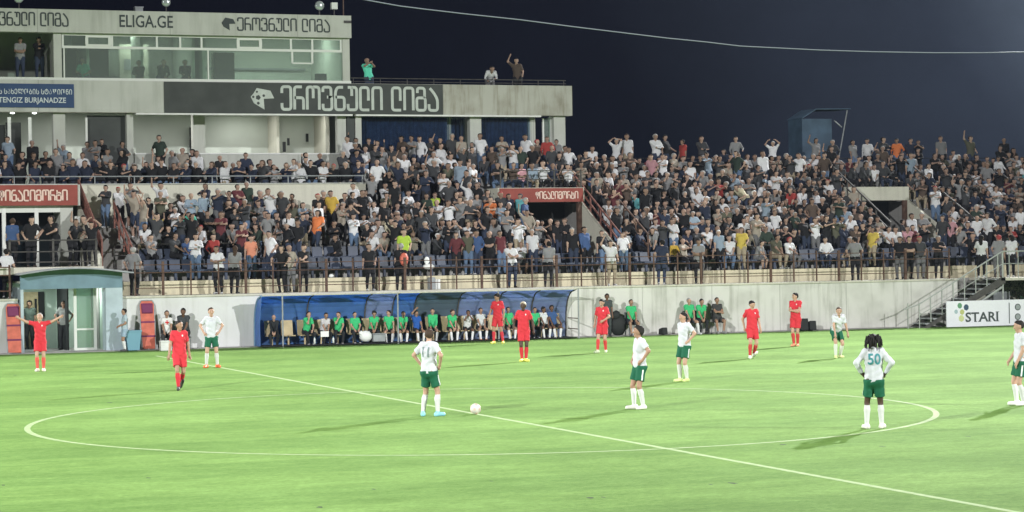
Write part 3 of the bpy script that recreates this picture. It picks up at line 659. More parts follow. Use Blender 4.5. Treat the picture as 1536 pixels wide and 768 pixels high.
mb = MB(); mb.box(xl, -.60, 40.3, 40.4, 0, 2.5); mb.box(-.66, -.60, 37.6, 40.3, 0, 2.5); mb.build('passage_wall', MAT['greenwall'], tu)
mb = MB(); mb.box(xl, -.6, 37.06, 40.3, 2.45, 2.52); mb.build('ceiling', MAT['facade'], tu)
mb = MB(); mb.box(xl, -.6, 36.8, 40.3, .006, .04); mb.build('floor', MAT['terrace'], tu)
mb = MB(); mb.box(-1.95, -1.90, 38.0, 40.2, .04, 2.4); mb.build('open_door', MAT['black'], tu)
f = MB()
for x in (-1.72, -1.02): f.box(x-.05, x+.05, 37.7, 37.78, .04, 2.40)
f.box(-1.67, -1.07, 37.71, 37.77, .75, .81); f.box(-1.67, -1.07, 37.71, 37.77, .04, .12); df = f.build('door_frame', MAT['frame'], tu)
MB().box(-1.67, -1.07, 37.735, 37.745, .12, 2.4).build('door_glass', MAT['doorglass'], tu)
f = MB(); f.box(-3.55, -2.62, 40.22, 40.28, .04, 2.1); f.build('inner_door', MAT['beige'], tu)
f = MB(); f.box(-2.75, -2.68, 40.15, 40.22, 1.35, 1.85); f.box(-2.62, -2.4, 40.2, 40.27, 1.2, 2.1); f.build('wall_box', MAT['black'], tu)
MB().box(-2.3, -1.2, 38.9, 39.0, 2.40, 2.44).build('unseen_ceiling_lamp', MAT['lamp'], tu)

# ------------------------------------------------------------------ clubhouse behind the stand
FY = 48.0
bxp = lambda px, py=190: float(at(px, py, FY)[0])
B = thing('clubhouse', 'two-storey clubhouse with press box windows and long pale sign bands', 'building', (4, FY, 0))
XL, XR, XU = -14.0, 21.44, 11.60
MB().box(XL, XR, FY+.3, FY+5.5, 9.36, 9.75).build('floor_slab', MAT['facade'], B)
mb = MB(); mb.box(XL, XR, FY-.25, FY+.3, 9.08, 10.36); mb.build('lower_fascia', MAT['facade_dirty'], B)
mb = MB(); mb.box(XL, XU, FY-.262, FY-.252, 9.10, 10.36); mb.build('fascia_cladding', MAT['facade'], B)
mb = MB(); mb.box(bxp(202), bxp(526), FY-.33, FY-.02, 9.01, 9.075); mb.box(bxp(531), bxp(808), FY-.33, FY-.02, 9.01, 9.075); mb.build('drip_ledge', MAT['white'], B)
MB().box(XL, XU-.05, FY+.2, FY+5.2, 12.70, 13.12).build('roof_slab', MAT['facade'], B)
mb = MB(); mb.box(XL, XU, FY-.30, FY+.2, 12.24, 13.16); mb.build('upper_fascia', MAT['facade'], B)
mb = MB(); mb.box(XL, XU-.15, FY+5, FY+5.2, 10.36, 12.70); mb.build('press_box_back', MAT['inner'], B)
MB().box(XU-.28, XU-.12, FY+.19, FY+5, 10.36, 12.70).build('press_box_end', MAT['inner'], B)
mb = MB(); mb.box(XL, XU, FY-.16, FY+.12, 10.364, 10.47); mb.build('window_sill', MAT['frame'], B)
boxes('pier', [(bxp(80, 90), bxp(92, 90), FY-.1, FY+.19, 10.47, 12.24), (bxp(513, 90), XU-.03, FY-.10, FY+.19, 10.47, 12.24), (bxp(82, 90), bxp(84, 90), FY+.25, FY+3, 10.47, 12.69)], MAT['facade'], B)
x0w, x1w = bxp(93, 90), bxp(513, 90)
fr = MB(); zt = 11.70
fr.box(x0w, x1w, FY-.05, FY+.03, zt-.05, zt+.05); fr.box(x0w, x1w, FY-.05, FY+.03, 12.16, 12.235)
for p in (94, 168, 235, 270, 302, 436, 468, 511): fr.box(bxp(p-1.4, 65), bxp(p+1.4, 65), FY-.05, FY+.03, zt+.05, 12.16)
for a, b in ((130, 164), (357, 390)):
    fr.box(bxp(a-2, 65), bxp(b+2, 65), FY-.07, FY+.0, zt+.05, zt+.12); fr.box(bxp(a-2, 65), bxp(b+2, 65), FY-.07, FY+.0, 12.09, 12.16)
    fr.box(bxp(a-2.5, 65), bxp(a+2, 65), FY-.07, FY+.0, zt+.12, 12.09); fr.box(bxp(b-2, 65), bxp(b+2.5, 65), FY-.07, FY+.0, zt+.12, 12.09)
for p in (96, 312): fr.box(bxp(p-1, 95), bxp(p+1, 95), FY-.05, FY+.03, 10.47, zt-.05)
for a, b in ((438, 468),): fr.box(bxp(a-1.4, 90), bxp(a+1.4, 90), FY-.06, FY+.02, zt-.52, zt-.05); fr.box(bxp(b-1.4, 90), bxp(b+1.4, 90), FY-.06, FY+.02, zt-.52, zt-.05); fr.box(bxp(a, 90), bxp(b, 90), FY-.06, FY+.02, zt-.55, zt-.49)
win = fr.build('window', MAT['frame'], B)
MB().box(x0w, x1w, FY-.012, FY-.006, 10.47, 12.16).build('pane', MAT['glassg'], win)
# press box interior: partitions, doors, desk, lamps
mb = MB()
for p, d in ((140, 4.5), (222, 3.2), (300, 4.9), (316, 4.9)): x = bxp(p, 90); mb.box(x-.06, x+.06, FY+1.2, FY+d, 10.40, 12.695)
mb.build('partition', MAT['inner'], B)
mb = MB(); mb.box(XL, XU-.1, FY+.1, FY+5, 10.37, 10.40); mb.build('press_box_floor', MAT['terrace'], B)
for a, b, y_, z_ in ((353, 383, 4.9, 12.0), (103, 175, 3.4, 11.95)): mb = MB(); mb.box(bxp(a, 90)+.25, bxp(b, 90)+.3, FY+y_-.1, FY+y_-.02, 10.4, z_); mb.build('inner_door', MAT['dark'], B)
mb = MB(); mb.box(bxp(205, 90), bxp(250, 90), FY+3.6, FY+3.7, 10.4, 12.18); mb.build('lit_wall', MAT['cream'], B)
mb = MB(); mb.box(bxp(212, 90), bxp(233, 90), FY+3.56, FY+3.59, 11.1, 11.55); mb.build('picture', MAT['greyrail'], B)
mb = MB(); mb.box(bxp(318, 90), bxp(505, 90), FY+4.86, FY+4.98, 11.28, 11.36); mb.build('dado_rail', MAT['greyrail'], B)
mb = MB(); mb.box(bxp(478, 110), bxp(494, 110), FY+.4, FY+.6, 10.50, 10.80); mb.build('monitor', MAT['black'], B)
# the floor with the loggia
mb = MB(); mb.box(XL, XR-.3, FY+4.2, FY+4.4, 6.2, 9.36); mb.build('loggia_back_wall', MAT['inner'], B)
mb = MB(); mb.box(XL, XR-.3, FY-.1, FY+4.3, 6.0, 6.2); mb.build('loggia_floor', MAT['terrace'], B)
mb = MB(); mb.box(bxp(201), bxp(541), FY-.08, FY+.10, 6.2, 7.42); mb.build('parapet', MAT['facade'], B)
mb = MB(); mb.box(bxp(201), bxp(541), FY-.12, FY+.14, 7.42, 7.48); mb.build('parapet_cap', MAT['white'], B)
mb = MB(); mb.box(bxp(545), bxp(800), FY-.10, FY+.08, 6.4, 7.22); mb.build('low_parapet', MAT['facade_dirty'], B)
for a, b, y0, y1 in ((80, 98, 0, .4), (190, 200, 0, .3), (298, 316, 1.0, 1.4), (507, 520, .1, .4), (533, 542, -.02, .4), (675, 686, .8, 1.0), (705, 722, 0, .35), (797, 808, .4, .7), (831, 848, .0, .6)): MB().box(bxp(a), bxp(b), FY+y0, FY+y1, 6.2, 9.08 if y1 < .4 else 9.36).build('column', MAT['facade'], B)
mb = MB(); mb.box(bxp(133), bxp(190), FY+.32, FY+.42, 6.2, 9.0); mb.build('doorway_shade', MAT['sign'], B)  # flat dark sheet stands in for the dim inside of the doorway
mb = MB(); mb.box(bxp(521), bxp(532), FY+.05, FY+.3, 6.2, 9.08); mb.build('shutter_post', MAT['sign'], B)
for a, b, c in ((543, 676, .45), (686, 705, .9), (722, 797, .45)):
    cu = MB(); xa, xb = bxp(a), bxp(b); n = max(6, int((xb-xa)/.09)); pts = [(xa+(xb-xa)*i/n, FY+c+.035*(1 if i % 2 else -1)) for i in range(n+1)]
    for (p, q), (r, s) in zip(pts[:-1], pts[1:]): cu.add([(p, q, 6.4), (r, s, 6.4), (r, s, 9.0), (p, q, 9.0)], [(0, 1, 2, 3)])
    k = cu.build('curtain', MAT['curtain'], B); MB().box(xa, xb, FY+c-.25, FY+c-.24, 6.4, 9.05).build('curtain_glass', MAT['glassd'], k)
mb = MB(); mb.box(bxp(818), bxp(820), FY+.3, FY+.4, 6.2, 9.0); mb.box(bxp(829), bxp(831), FY+.3, FY+.4, 6.2, 9.0); mb.build('door_frame', MAT['white'], B)
MB().box(bxp(820), bxp(829), FY+.34, FY+.36, 6.2, 9.0).build('glass_door', MAT['doorglass'], B)
mb = MB(); mb.box(bxp(318), bxp(332), FY+4.0, FY+4.15, 6.2, 8.75); mb.build('loggia_door', MAT['dark'], B)
boxes('loggia_partition', [(bxp(440), bxp(444), FY+2.7, FY+4.2, 6.2, 9.35), (bxp(512), bxp(518), FY+2.4, FY+4.19, 6.2, 9.35)], MAT['cream'], B)
for p, y_, z_, w_, h_ in ((434, 1.15, 8.0, .12, .42), (441, 1.15, 8.15, .09, .3), (498, 4.1, 8.5, .10, .35)): mb = MB(); mb.box(bxp(p), bxp(p)+w_, FY+y_-.1, FY+y_-.01, z_-h_, z_); mb.build('wall_speaker', MAT['black'], B)
for a, b in ((12, 17), (43, 48), (129, 132)): mb = MB(); mb.box(bxp(a), bxp(b), FY+.1, FY+.18, 6.2 if a > 100 else 7.6, 8.9); mb.build('light_and_frame_bar', MAT['white'], B)  # left pair: white paint standing in for upright lights; third: real door frame
mb = MB(); mb.box(bxp(20), bxp(43), FY+2.0, FY+2.1, 6.2, 8.8); mb.box(bxp(-6), bxp(9), FY+.3, FY+.4, 6.2, 8.6); mb.build('hall_door', MAT['dark'], B)
for a in (18, 51): mb = MB(); mb.sphere((bxp(a, 170), FY-.1, 9.05), .06, 8, 1.6, 1, .5); mb.build('ceiling_spot', MAT['lamp'], B)
lamps = [(bxp(110), 2.0), (bxp(250), 1.6), (bxp(390), 2.6), (bxp(480), 2.0), (bxp(40), 1.5)]  # unseen loggia lamps, added to brighten walls that the floodlights light
for x, y in lamps: MB().box(x-.5, x+.5, FY+y-.06, FY+y+.06, 9.32, 9.357).build('unseen_ceiling_lamp', MAT['lamp'], B)
for x, y in ((bxp(165, 90), 1.2), (bxp(225, 90), 2.6), (bxp(400, 90), 2.5), (bxp(480, 90), 2.5)): MB().box(x-.4, x+.4, FY+y-.05, FY+y+.05, 12.66, 12.697).build('press_lamp', MAT['lamp'], B)
def room_light(x, y, z, p, col=(.93, 1, .90), s=.9):
    l = bpy.data.lights.new('unseen_room_lamp', 'AREA'); l.energy = p; l.color = col; l.size = s; l.shape = 'SQUARE'; b = bpy.data.objects.new('unseen_room_lamp', l); COL.objects.link(b); b.location = (x, y, z)
for (x, y), p in zip(lamps, (70, 90, 80, 60, 22)): room_light(x, FY+y, 9.31, p*.55, (1, 1, .96))  # area lights added to lift the loggia brightness
for px_, y, p in ((165, 1.6, 10), (226, 2.9, 40), (400, 2.5, 45), (480, 2.5, 36)): room_light(bxp(px_, 90), FY+y, 12.65, p*1.7, (.97, 1, .94))
room_light(-2.9, 38.9, 2.38, 30, (.88, 1, .92), .3); room_light(-1.25, 38.8, 2.38, 45, (.88, 1, .92), .3)  # second lamp is unseen, added to brighten the passage behind the door glass
room_light(bxp(825), FY+1.6, 9.3, 22)

# roof things
mb = MB(); mb.tube([(XU+.1, FY+.2, 10.62), (XR-.1, FY+.2, 10.62)], .02, 6); mb.tube([(XU+.1, FY+.2, 10.48), (XR-.1, FY+.2, 10.48)], .015, 6)
rr = thing('roof_rail', 'low dark rail along the roof terrace of the clubhouse', 'railing', (16, FY+.2, 10.36)); mb.build('rail', MAT['darkrail'], rr)
for i in range(9): MB().tube([(XU+.2+i*1.18, FY+.2, 10.36), (XU+.2+i*1.18, FY+.2, 10.63)], .015, 6).build('post', MAT['darkrail'], rr)
def roof_lamp(px, py, r, label):
    c = at(px, py, FY+.3); t = thing('roof_floodlight', label, 'floodlight', (c[0], c[1], 13.16), 'lamps on the clubhouse roof')
    mb = MB(); mb.tube([(c[0], c[1]+.10, c[2]), (c[0], c[1]+.02, c[2]), (c[0], c[1]-.14, c[2])], [r*.35, r*.8, r], 20); mb.build('housing', MAT['greyrail'], t, True)
    mb = MB(); mb.sphere((c[0], c[1]-.14, c[2]), r*.93, 16, 1, .25, 1); mb.build('lens', MAT['lens'], t, True)
    mb = MB(); mb.tube([(c[0]+.04, c[1]+.05, 13.16), (c[0]+.04, c[1]+.05, c[2])], .025, 6); mb.box(c[0]-.12, c[0]+.2, c[1]-.05, c[1]+.15, 13.16, 13.20); mb.build('bracket', MAT['darkrail'], t)
roof_lamp(478, 9, .20, 'round glinting floodlight at the right end of the clubhouse roof')
roof_lamp(248, 4, .18, 'round floodlight on the roof above the web address lettering')
roof_lamp(27, -2, .19, 'round floodlight on the roof at the far left end')
t = thing('switch_box', 'small pale box beside the round lamp at the roof end', 'box', (bxp(501, 10), FY+.3, 13.16)); c = at(501, 9, FY+.3)
mb = MB(); mb.box(c[0]-.13, c[0]+.13, c[1]-.1, c[1]+.1, c[2]-.14, c[2]+.14); mb.build('case', MAT['white'], t, bevel=.01); mb = MB(); mb.tube([(c[0], c[1], 13.16), (c[0], c[1], c[2]-.14)], .02, 6); mb.build('stand', MAT['darkrail'], t)
c = at(515, 15, FY+.3); t = thing('aerial_pole', 'thin rusty aerial pole at the right corner of the roof', 'pole', (c[0], c[1], 13.16))
mb = MB(); mb.tube([(c[0], c[1], 12.7), (c[0], c[1], 14.4)], .025, 6); mb.build('pole', MAT['rust'], t); mb = MB(); mb.box(c[0]-.16, c[0]+.14, c[1]-.65, c[1]-.6, 12.85, 12.95); mb.tube([(c[0], c[1], 12.9), (c[0], c[1]-.62, 12.9)], .02, 5); mb.build('clamp', MAT['darkrail'], t)
c = at(208, 8, FY+.3); t = thing('vent_box', 'small grey vent box on the roof left of the round lamp', 'box', (c[0], c[1], 13.16))
mb = MB(); mb.box(c[0]-.16, c[0]+.16, c[1]-.1, c[1]+.2, 13.16, 13.36); mb.build('case', MAT['greyrail'], t, bevel=.01); mb = MB(); mb.box(c[0]-.18, c[0]+.18, c[1]-.12, c[1]+.22, 13.36, 13.39); mb.build('lid', MAT['zinc'], t)

# signs on the building
def logo(mb, cx, cz, s, y, proud):
    P = [(-8, 16), (14, 12), (20, 0), (3, -1), (4, -18), (-13, -8), (-18, 2), (-13, 8)]
    mb.prism([(cx+p[0]*s, cz+p[1]*s) for p in P], 'y', y-proud, y)
sg = thing('league_sign', 'wide dark grey sign with big pale Georgian letters and ball emblem', 'sign', (9.6, FY-.27, 9.1))
xs0, xs1 = bxp(244, 148), bxp(661, 150)
mb = MB(); mb.box(xs0, xs1, FY-.30, FY-.265, 9.09, 10.345); mb.build('panel', MAT['sign'], sg)
h = .93; w0 = geo_text(MB(), 'ეროვნული ლიგა', 0, 0, 0, h, 1, .13, .21); xt0, xt1 = bxp(420, 150), bxp(658, 150); q = (xt1-xt0)/w0
mb = MB(); geo_text(mb, 'ეროვნული ლიგა', xt0, FY-.30, 9.26, h, q, .125, .21*q, .012); mb.build('lettering', MAT['signlight'], sg)
s_ = (bxp(408, 150)-bxp(373, 150))/38; cx, cz = bxp(390, 148), float(at(390, 148, FY)[2])
mb = MB(); logo(mb, cx, cz, s_, FY-.30, .012); em = mb.build('emblem', MAT['signlight'], sg)
mb = MB()
for a, b, r in ((-6, 1, 4.2), (3, 4, 2.4), (-14, 2, 2.2), (-6, -8, 2.6), (-8, 10, 2.0)): mb.prism([(cx+(a+r*math.cos(t))*s_, cz+(b+r*math.sin(t))*s_) for t in np.linspace(0, 2*math.pi, 6)[:-1]], 'y', FY-.318, FY-.312)
mb.build('ball_patch', MAT['sign'], em)
def fascia_text(name, label, px0, px1, z0, h, kind):
    x0, x1 = bxp(px0, 38), bxp(px1, 38); t = thing(name, label, 'lettering', ((x0+x1)/2, FY-.31, z0)); m = MB()
    if kind == 'geo':
        w0 = geo_text(MB(), 'ეროვნული ლიგა', 0, 0, 0, h, 1, .12, .2); q = (x1-x0)/w0; geo_text(m, 'ეროვნული ლიგა', x0, FY-.302, z0, h, q, .12, .2*q, .012); m.build('letters', MAT['signdark'], t)
        e = MB(); k = h/36; logo(e, x0-.40, z0+h*.52, k*1.1, FY-.302, .012); e.build('emblem', MAT['signdark'], t)
    else:
        font_on_wall(m, 'ELIGA.GE', x0, x1, FY-.302, z0, z0+h, .012); m.build('letters', MAT['signdark'], t)
fascia_text('wall_lettering', 'dark Georgian lettering with emblem at the right end of the top band', 354, 494, 12.47, .50, 'geo')
fascia_text('wall_lettering', 'dark web address lettering in the middle of the top band', 177, 257, 12.50, .50, 'lat')
fascia_text('wall_lettering', 'dark Georgian lettering cut off at the left end of the top band', -38, 103, 12.50, .50, 'geo')
sg = thing('stadium_sign', 'blue sign with two lines of white stadium name lettering', 'sign', (-4, FY-.27, 9.4))
xs1 = bxp(109, 145); zs1, zs0 = float(at(60, 126.5, FY)[2]), float(at(60, 162, FY)[2])
mb = MB(); mb.box(-9.5, xs1, FY-.31, FY-.265, zs0, zs1); mb.build('panel', MAT['bluesign'], sg)
mb = MB(); font_on_wall(mb, 'ᲗᲔᲜᲒᲘᲖ ᲑᲣᲠᲯᲐᲜᲐᲫᲘᲡ ᲡᲐᲮᲔᲚᲝᲑᲘᲡ ᲡᲢᲐᲓᲘᲝᲜᲘ', bxp(106, 140)-5.05, bxp(106, 140), FY-.31, zs0+.52, zs0+.74, .014)
font_on_wall(mb, 'TENGIZ BURJANADZE', bxp(-4, 153), bxp(97, 153), FY-.31, zs0+.12, zs0+.40, .016); mb.build('lettering', MAT['pale'], sg)

# ------------------------------------------------------------------ railings
def railing(name, label, x0, x1, y, zb, zt, rails, step, m, thick=.035, group=None, bold=0):
    t = thing(name, label, 'railing', ((x0+x1)/2, y, zb), group); n = max(1, round((x1-x0)/step))
    mb = MB()
    for z in rails: mb.tube([(x0, y-.02, z), (x1, y-.02, z)], thick*.62, 6)
    mb.build('rail', m, t)
    for i in range(n+1):
        r = thick*(1.5 if bold and i % bold == 1 else .85); MB().box(x0+(x1-x0)*i/n-r, x0+(x1-x0)*i/n+r, y, y+2*r, zb, zt).build('post', m, t)
    return t
railing('pitch_railing', 'long rust-brown railing along the top of the pitch wall', .35, 33.6, YW+.1, ZW, 3.14, (2.19, 2.74, 3.02), 1.0, MAT['rust'], .028, bold=3)
railing('pitch_railing', 'short rusty railing left of the tunnel roof', -12, -4.05, YW+.1, ZW, 3.1, (2.19, 2.74, 3.02), 1.3, MAT['rust'], .038)
railing('landing_railing', 'dark railing in front of the dark-clad men on the landing', -3.9, -.85, 38.2, 3.0, 4.0, (3.18, 3.55, 3.95), 1.5, MAT['darkrail'], .04)
railing('terrace_railing', 'dark railing across the lower rows right of the tunnel', .2, 7.6, ry_(2)-.03, rz_(1), rz_(1)+1.0, (rz_(1)+.55, rz_(1)+.95), 3.7, MAT['darkrail'], .034)
railing('exit_railing', 'dark rail on the roof of the way-out with the banner', 16.4, 19.9, 43.12, 5.86, 6.6, (6.2, 6.56), 1.15, MAT['darkrail'], .03)
def stair_rail(label, pts, hs, m, n=4, panel=False):
    a, b = np.array(pts[0]), np.array(pts[1]); t = thing('stair_railing', label, 'railing', tuple((a+b)/2)); mb = MB()
    for h in hs: mb.tube([a+v3(0, 0, h), b+v3(0, 0, h)], .04, 6)
    mb.build('rail', m, t)
    for i in range(n+1): p = a+(b-a)*i/n; MB().tube([p, p+v3(0, 0, max(hs)+.03)], .035, 6).build('post', m, t)
    if panel:
        mb = MB(); d = v3(.012, 0, 0); q = [a+v3(0, 0, .12), b+v3(0, 0, .12), b+v3(0, 0, max(hs)-.1), a+v3(0, 0, max(hs)-.1)]; mb.add([p-d for p in q]+[p+d for p in q], [(0, 1, 2, 3), (7, 6, 5, 4), (0, 4, 5, 1), (3, 2, 6, 7)]); mb.build('mesh_panel', MAT['redrail'], t)
stair_rail('red-brown panelled stair railing beside the left way-out', ((-.50, 39.0, 3.0), (-.50, 43.6, 5.3)), (.35, .65, .95), MAT['redrail'], 5, True)
stair_rail('second red-brown stair railing, on the seat side of the left stair', ((.62, 38.9, 2.6), (.62, 42.4, 4.4)), (.45, .95), MAT['redrail'], 4)
stair_rail('rusty stair railing on the right edge of the middle way-out', ((V2[1]+.05, 39.4, 2.8), (V2[1]+.05, 44.6, 5.5)), (.4, .75, 1.1), MAT['redrail'], 5)
stair_rail('rusty stair railing across an aisle right of the middle way-out', ((V2[1]+1.2, 39.4, 2.8), (V2[1]+1.2, 45.4, 5.8)), (.6, 1.1), MAT['rust'], 5)
stair_rail('dark stair railing left of the right-hand cream way-out', ((V3[0]+.05, 40.3, 3.1), (V3[0]+.05, 45.2, 5.6)), (.45, .8, 1.15), MAT['darkrail'], 4)
stair_rail('dark stair railing right of the right-hand cream way-out', ((V3[1]+1.0, 40.0, 3.1), (V3[1]+1.0, 45.8, 5.9)), (.6, 1.1), MAT['darkrail'], 5)
stair_rail('slim rail inside the dark middle way-out', ((17.5, 40.5, 2.85), (17.5, 43.6, 4.3)), (.5, .9), MAT['rust'], 3)

# ------------------------------------------------------------------ dugout
D = thing('dugout', 'long blue curved-roof dugout with beige seats against the wall', 'dugout', (10.6, 36.4, 0))
dx0, dx1, dyb, dyf = 4.62, 16.72, 37.12, 36.02
pr = [(dyb, .03)]+[(dyb-.02-.80*(1-math.cos(t)), .70+1.10*math.sin(t)) for t in np.linspace(0, math.pi/2, 8)]+[(dyf, 1.86)]
bx = [dx0+(dx1-dx0)*i/8 for i in range(9)]; bx = [4.62, 6.55, 8.75, 9.80, 10.65, 12.35, 13.95, 15.3, 16.72]
pm = ['blue1', 'blue1', 'blue2', 'blue1', 'blue3', 'blue2', 'blue2', 'blue2']
for i in range(8):
    mb = MB()
    for (a, b), (c, d) in zip(pr[:-1], pr[1:]): mb.prism([(a, b), (c, d), (c, d+.022), (a+.018, b+.01)], 'x', bx[i]+.018, bx[i+1]-.018)
    mb.build('roof_panel', MAT[pm[i]], D)
for i, x in enumerate(bx):
    mb = MB(); mb.tube([(x, y-.02, z-.012) for y, z in pr], .045 if i == 0 else .026, 6); mb.build('rib', MAT['endrib'] if i == 0 else MAT['darkrail'], D)
mb = MB(); mb.tube([(dx0, dyf, 1.86), (dx1, dyf, 1.86)], .03, 6); mb.build('front_beam', MAT['coping'], D)
for p in (424, 597, 748, 868):
    x = float(at(p, 480, dyf)[0]); MB().tube([(x, dyf, .0), (x, dyf, 1.88)], .030, 8).build('pole', MAT['greyrail'], D)
mb = MB(); mb.prism([(y, z) for y, z in pr]+[(dyf+.35, .8), (dyf+.3, .03)], 'x', dx0-.004, dx0+.012); mb.build('end_panel', MAT['blue1'], D)
mb = MB(); mb.tube([(dx1+.1, dyf, .75), (dx1+.1, dyb, .75)], .02, 6); mb.tube([(dx1+.1, dyf, .35), (dx1+.1, dyb, .35)], .02, 6); mb.build('end_rail', MAT['rust'], D)
mb = MB(); mb.box(dx0, dx1, dyf-.05, dyb-.05, .032, .06); mb.build('plinth', MAT['black'], D)
SEATX = [dx0+.52+i*.612 for i in range(19)]
def dug_seat(x, par):
    s = MB(); s.box(x-.22, x+.22, 36.42, 36.84, .37, .41); s.prism([(36.80, .39), (36.86, .39), (36.94, .94), (36.89, .94)], 'x', x-.22, x+.22); s.tube([(x, 36.65, .05), (x, 36.65, .37)], .04, 6); return s.build('seat', MAT['beige'], par, bevel=.012)
for x in SEATX: dug_seat(x, D)

# ------------------------------------------------------------------ right-hand steel stairs, platform, board
S = thing('steel_stairs', 'white-railed steel stairs climbing from the pitch to the stand at right', 'stairs', (33.3, 36.8, 0))
tr = []; ns = 10
for i in range(ns):
    x = 31.7+i*.36; z = .19*(i+1); MB().box(x, x+.40, 36.05, 37.05, z-.05, z).build('tread', MAT['greyrail'], S)
for y in (36.02, 37.06):
    mb = MB(); mb.prism([(31.55, 0), (31.85, 0), (35.4, 1.72), (35.4, 1.95), (35.2, 1.95)], 'y', y-.02, y+.02); mb.build('stringer', MAT['darkrail'], S)
for i in range(9):
    x = 30.9+i*.52; z0_ = max(0, (x-31.5)*.528); MB().tube([(x, 36.02, z0_), (x, 36.02, z0_+1.0)], .022, 6).build('baluster', MAT['stairrail'], S)
mb = MB(); mb.tube([(30.7, 36.02, .75), (31.4, 36.02, .95), (35.3, 36.02, 3.0), (40, 36.02, 3.0)], .028, 6); mb.tube([(31.4, 36.02, .5), (35.3, 36.02, 2.5), (40, 36.02, 2.5)], .016, 6); mb.build('handrail', MAT['stairrail'], S)
mb = MB(); mb.box(35.2, 41, 36.0, 38.4, 1.82, 1.92); mb.build('platform', MAT['coping'], S)
for x in (35.3, 36.4, 38.2, 40): MB().tube([(x, 36.04, 0), (x, 36.04, 3.0)], .035, 6).build('post', MAT['stairrail'], S)
for i in range(10): x = 35.6+i*.42; MB().tube([(x, 36.03, 1.92), (x, 36.03, 3.0)], .018, 6).build('picket', MAT['stairrail'], S)
mb = MB(); mb.tube([(34.2, 36.06, .95), (35.25, 36.06, 1.55)], .05, 6); mb.build('brace', MAT['stairrail'], S)
mb = MB(); mb.box(33.9, 46, 38.45, 38.6, 0, 1.9); w = tag(mb.build('back_wall', MAT['cream']), 'shadowed cream wall beneath the platform of the steel stairs', 'wall')
mb = MB(); mb.box(35.45, 36.25, 37.0, 37.6, 0, 1.35); w = tag(mb.build('cabinet', MAT['greyrail'], bevel=.02), 'grey steel cabinet under the platform beside the dark bush', 'cabinet')
bd = thing('advert_board', 'white sponsor board with STARI lettering and coloured dots', 'board', (36, 35.75, 0))
YB = 35.75; bp_ = lambda px, py: at(px, py, YB); bx0 = float(bp_(1420, 470)[0]); zb = float(bp_(1421, 490)[2]); zb = .02; zt_ = float(bp_(1420, 452)[2])
mb = MB(); mb.box(bx0, 40.5, YB, YB+.05, zb, zt_); mb.build('panel', MAT['board'], bd)
mb = MB(); font_on_wall(mb, 'STARI', float(bp_(1448, 475)[0]), float(bp_(1497, 475)[0]), YB, float(bp_(1470, 482.5)[2]), float(bp_(1470, 468)[2]), .02); 
x = 0
for a, b in ((1449, 1455),): pass
lt = mb.build('lettering', mat('board_ink', (.06, .075, .075), .6), bd)
full, _ = font_mesh('STARI', 1.0, .02); lo_, hi_ = full.min(0), full.max(0); xa, xb = float(bp_(1448, 475)[0]), float(bp_(1497, 475)[0]); za, zc = float(bp_(1470, 482.5)[2]), float(bp_(1470, 468)[2])
ends = [font_mesh('STARI'[:i+1], 1.0, .02)[0][:, 0].max() for i in range(5)]; fx = lambda v: xa+(v-lo_[0])/(hi_[0]-lo_[0])*(xb-xa)
mb = MB(); sr = lambda c, w, z: mb.box(c-w/2, c+w/2, YB-.0135, YB-.003, z-.012, z+.012)
tw = fx(ends[1])-fx(ends[0]); sr(fx(ends[0])+tw*.56, .13, za+.01)
for c in (fx(ends[1])+.02, fx(ends[2])-.02): sr(c, .13, za+.01)
sr(fx(ends[2])+.07, .14, za+.01); sr(fx(ends[3])-.01, .12, za+.01); sr(fx(ends[2])+.06, .12, zc-.01)
for z in (za+.01, zc-.01): sr(fx(ends[4])-.03, .15, z)
for s_, z in ((-.0, zc-.05), (-.16, za+.05)): mb.box(fx(ends[0])-.045+s_, fx(ends[0])-.02+s_, YB-.0135, YB-.003, z-.05, z+.05)
mb.build('serif', lt.data.materials[0], bd)
for px_, py_, r, col in ((1439.5, 458.5, 3.9, (.13, .30, .17)), (1449.2, 461, 4.3, (.05, .09, .14)), (1434, 467.5, 3.0, (.36, .47, .50)), (1443, 468, 3.8, (.48, .50, .20)), (1442, 477.5, 4.6, (.58, .62, .30))):
    c = bp_(px_, py_); R = r/37; hx = [(c[0]+R*math.cos(t), c[2]+R*1.12*math.sin(t)) for t in np.linspace(.3, .3+2*math.pi, 8)[:-1]]; m = MB(); m.prism(hx, 'y', YB-.012, YB-.002); m.build('dot', mat('dot', col, .6), bd)
m = MB(); a = bp_(1513, 454); c = bp_(1514.5, 485); m.box(a[0], c[0], YB-.012, YB-.002, c[2], a[2]); m.build('divider', lt.data.materials[0], bd)
for py_ in (460.5, 475):
    c = bp_(1526.5, py_); m = MB(); m.disc((c[0], YB-.006, c[2]), .135, (0, 1, 0), .010, 18); r_ = m.build('ring', lt.data.materials[0], bd); m = MB(); m.disc((c[0], YB-.014, c[2]), .105, (0, 1, 0), .006, 18); m.build('ring_face', mat('ring_grey', (.30, .33, .33), .6), bd)
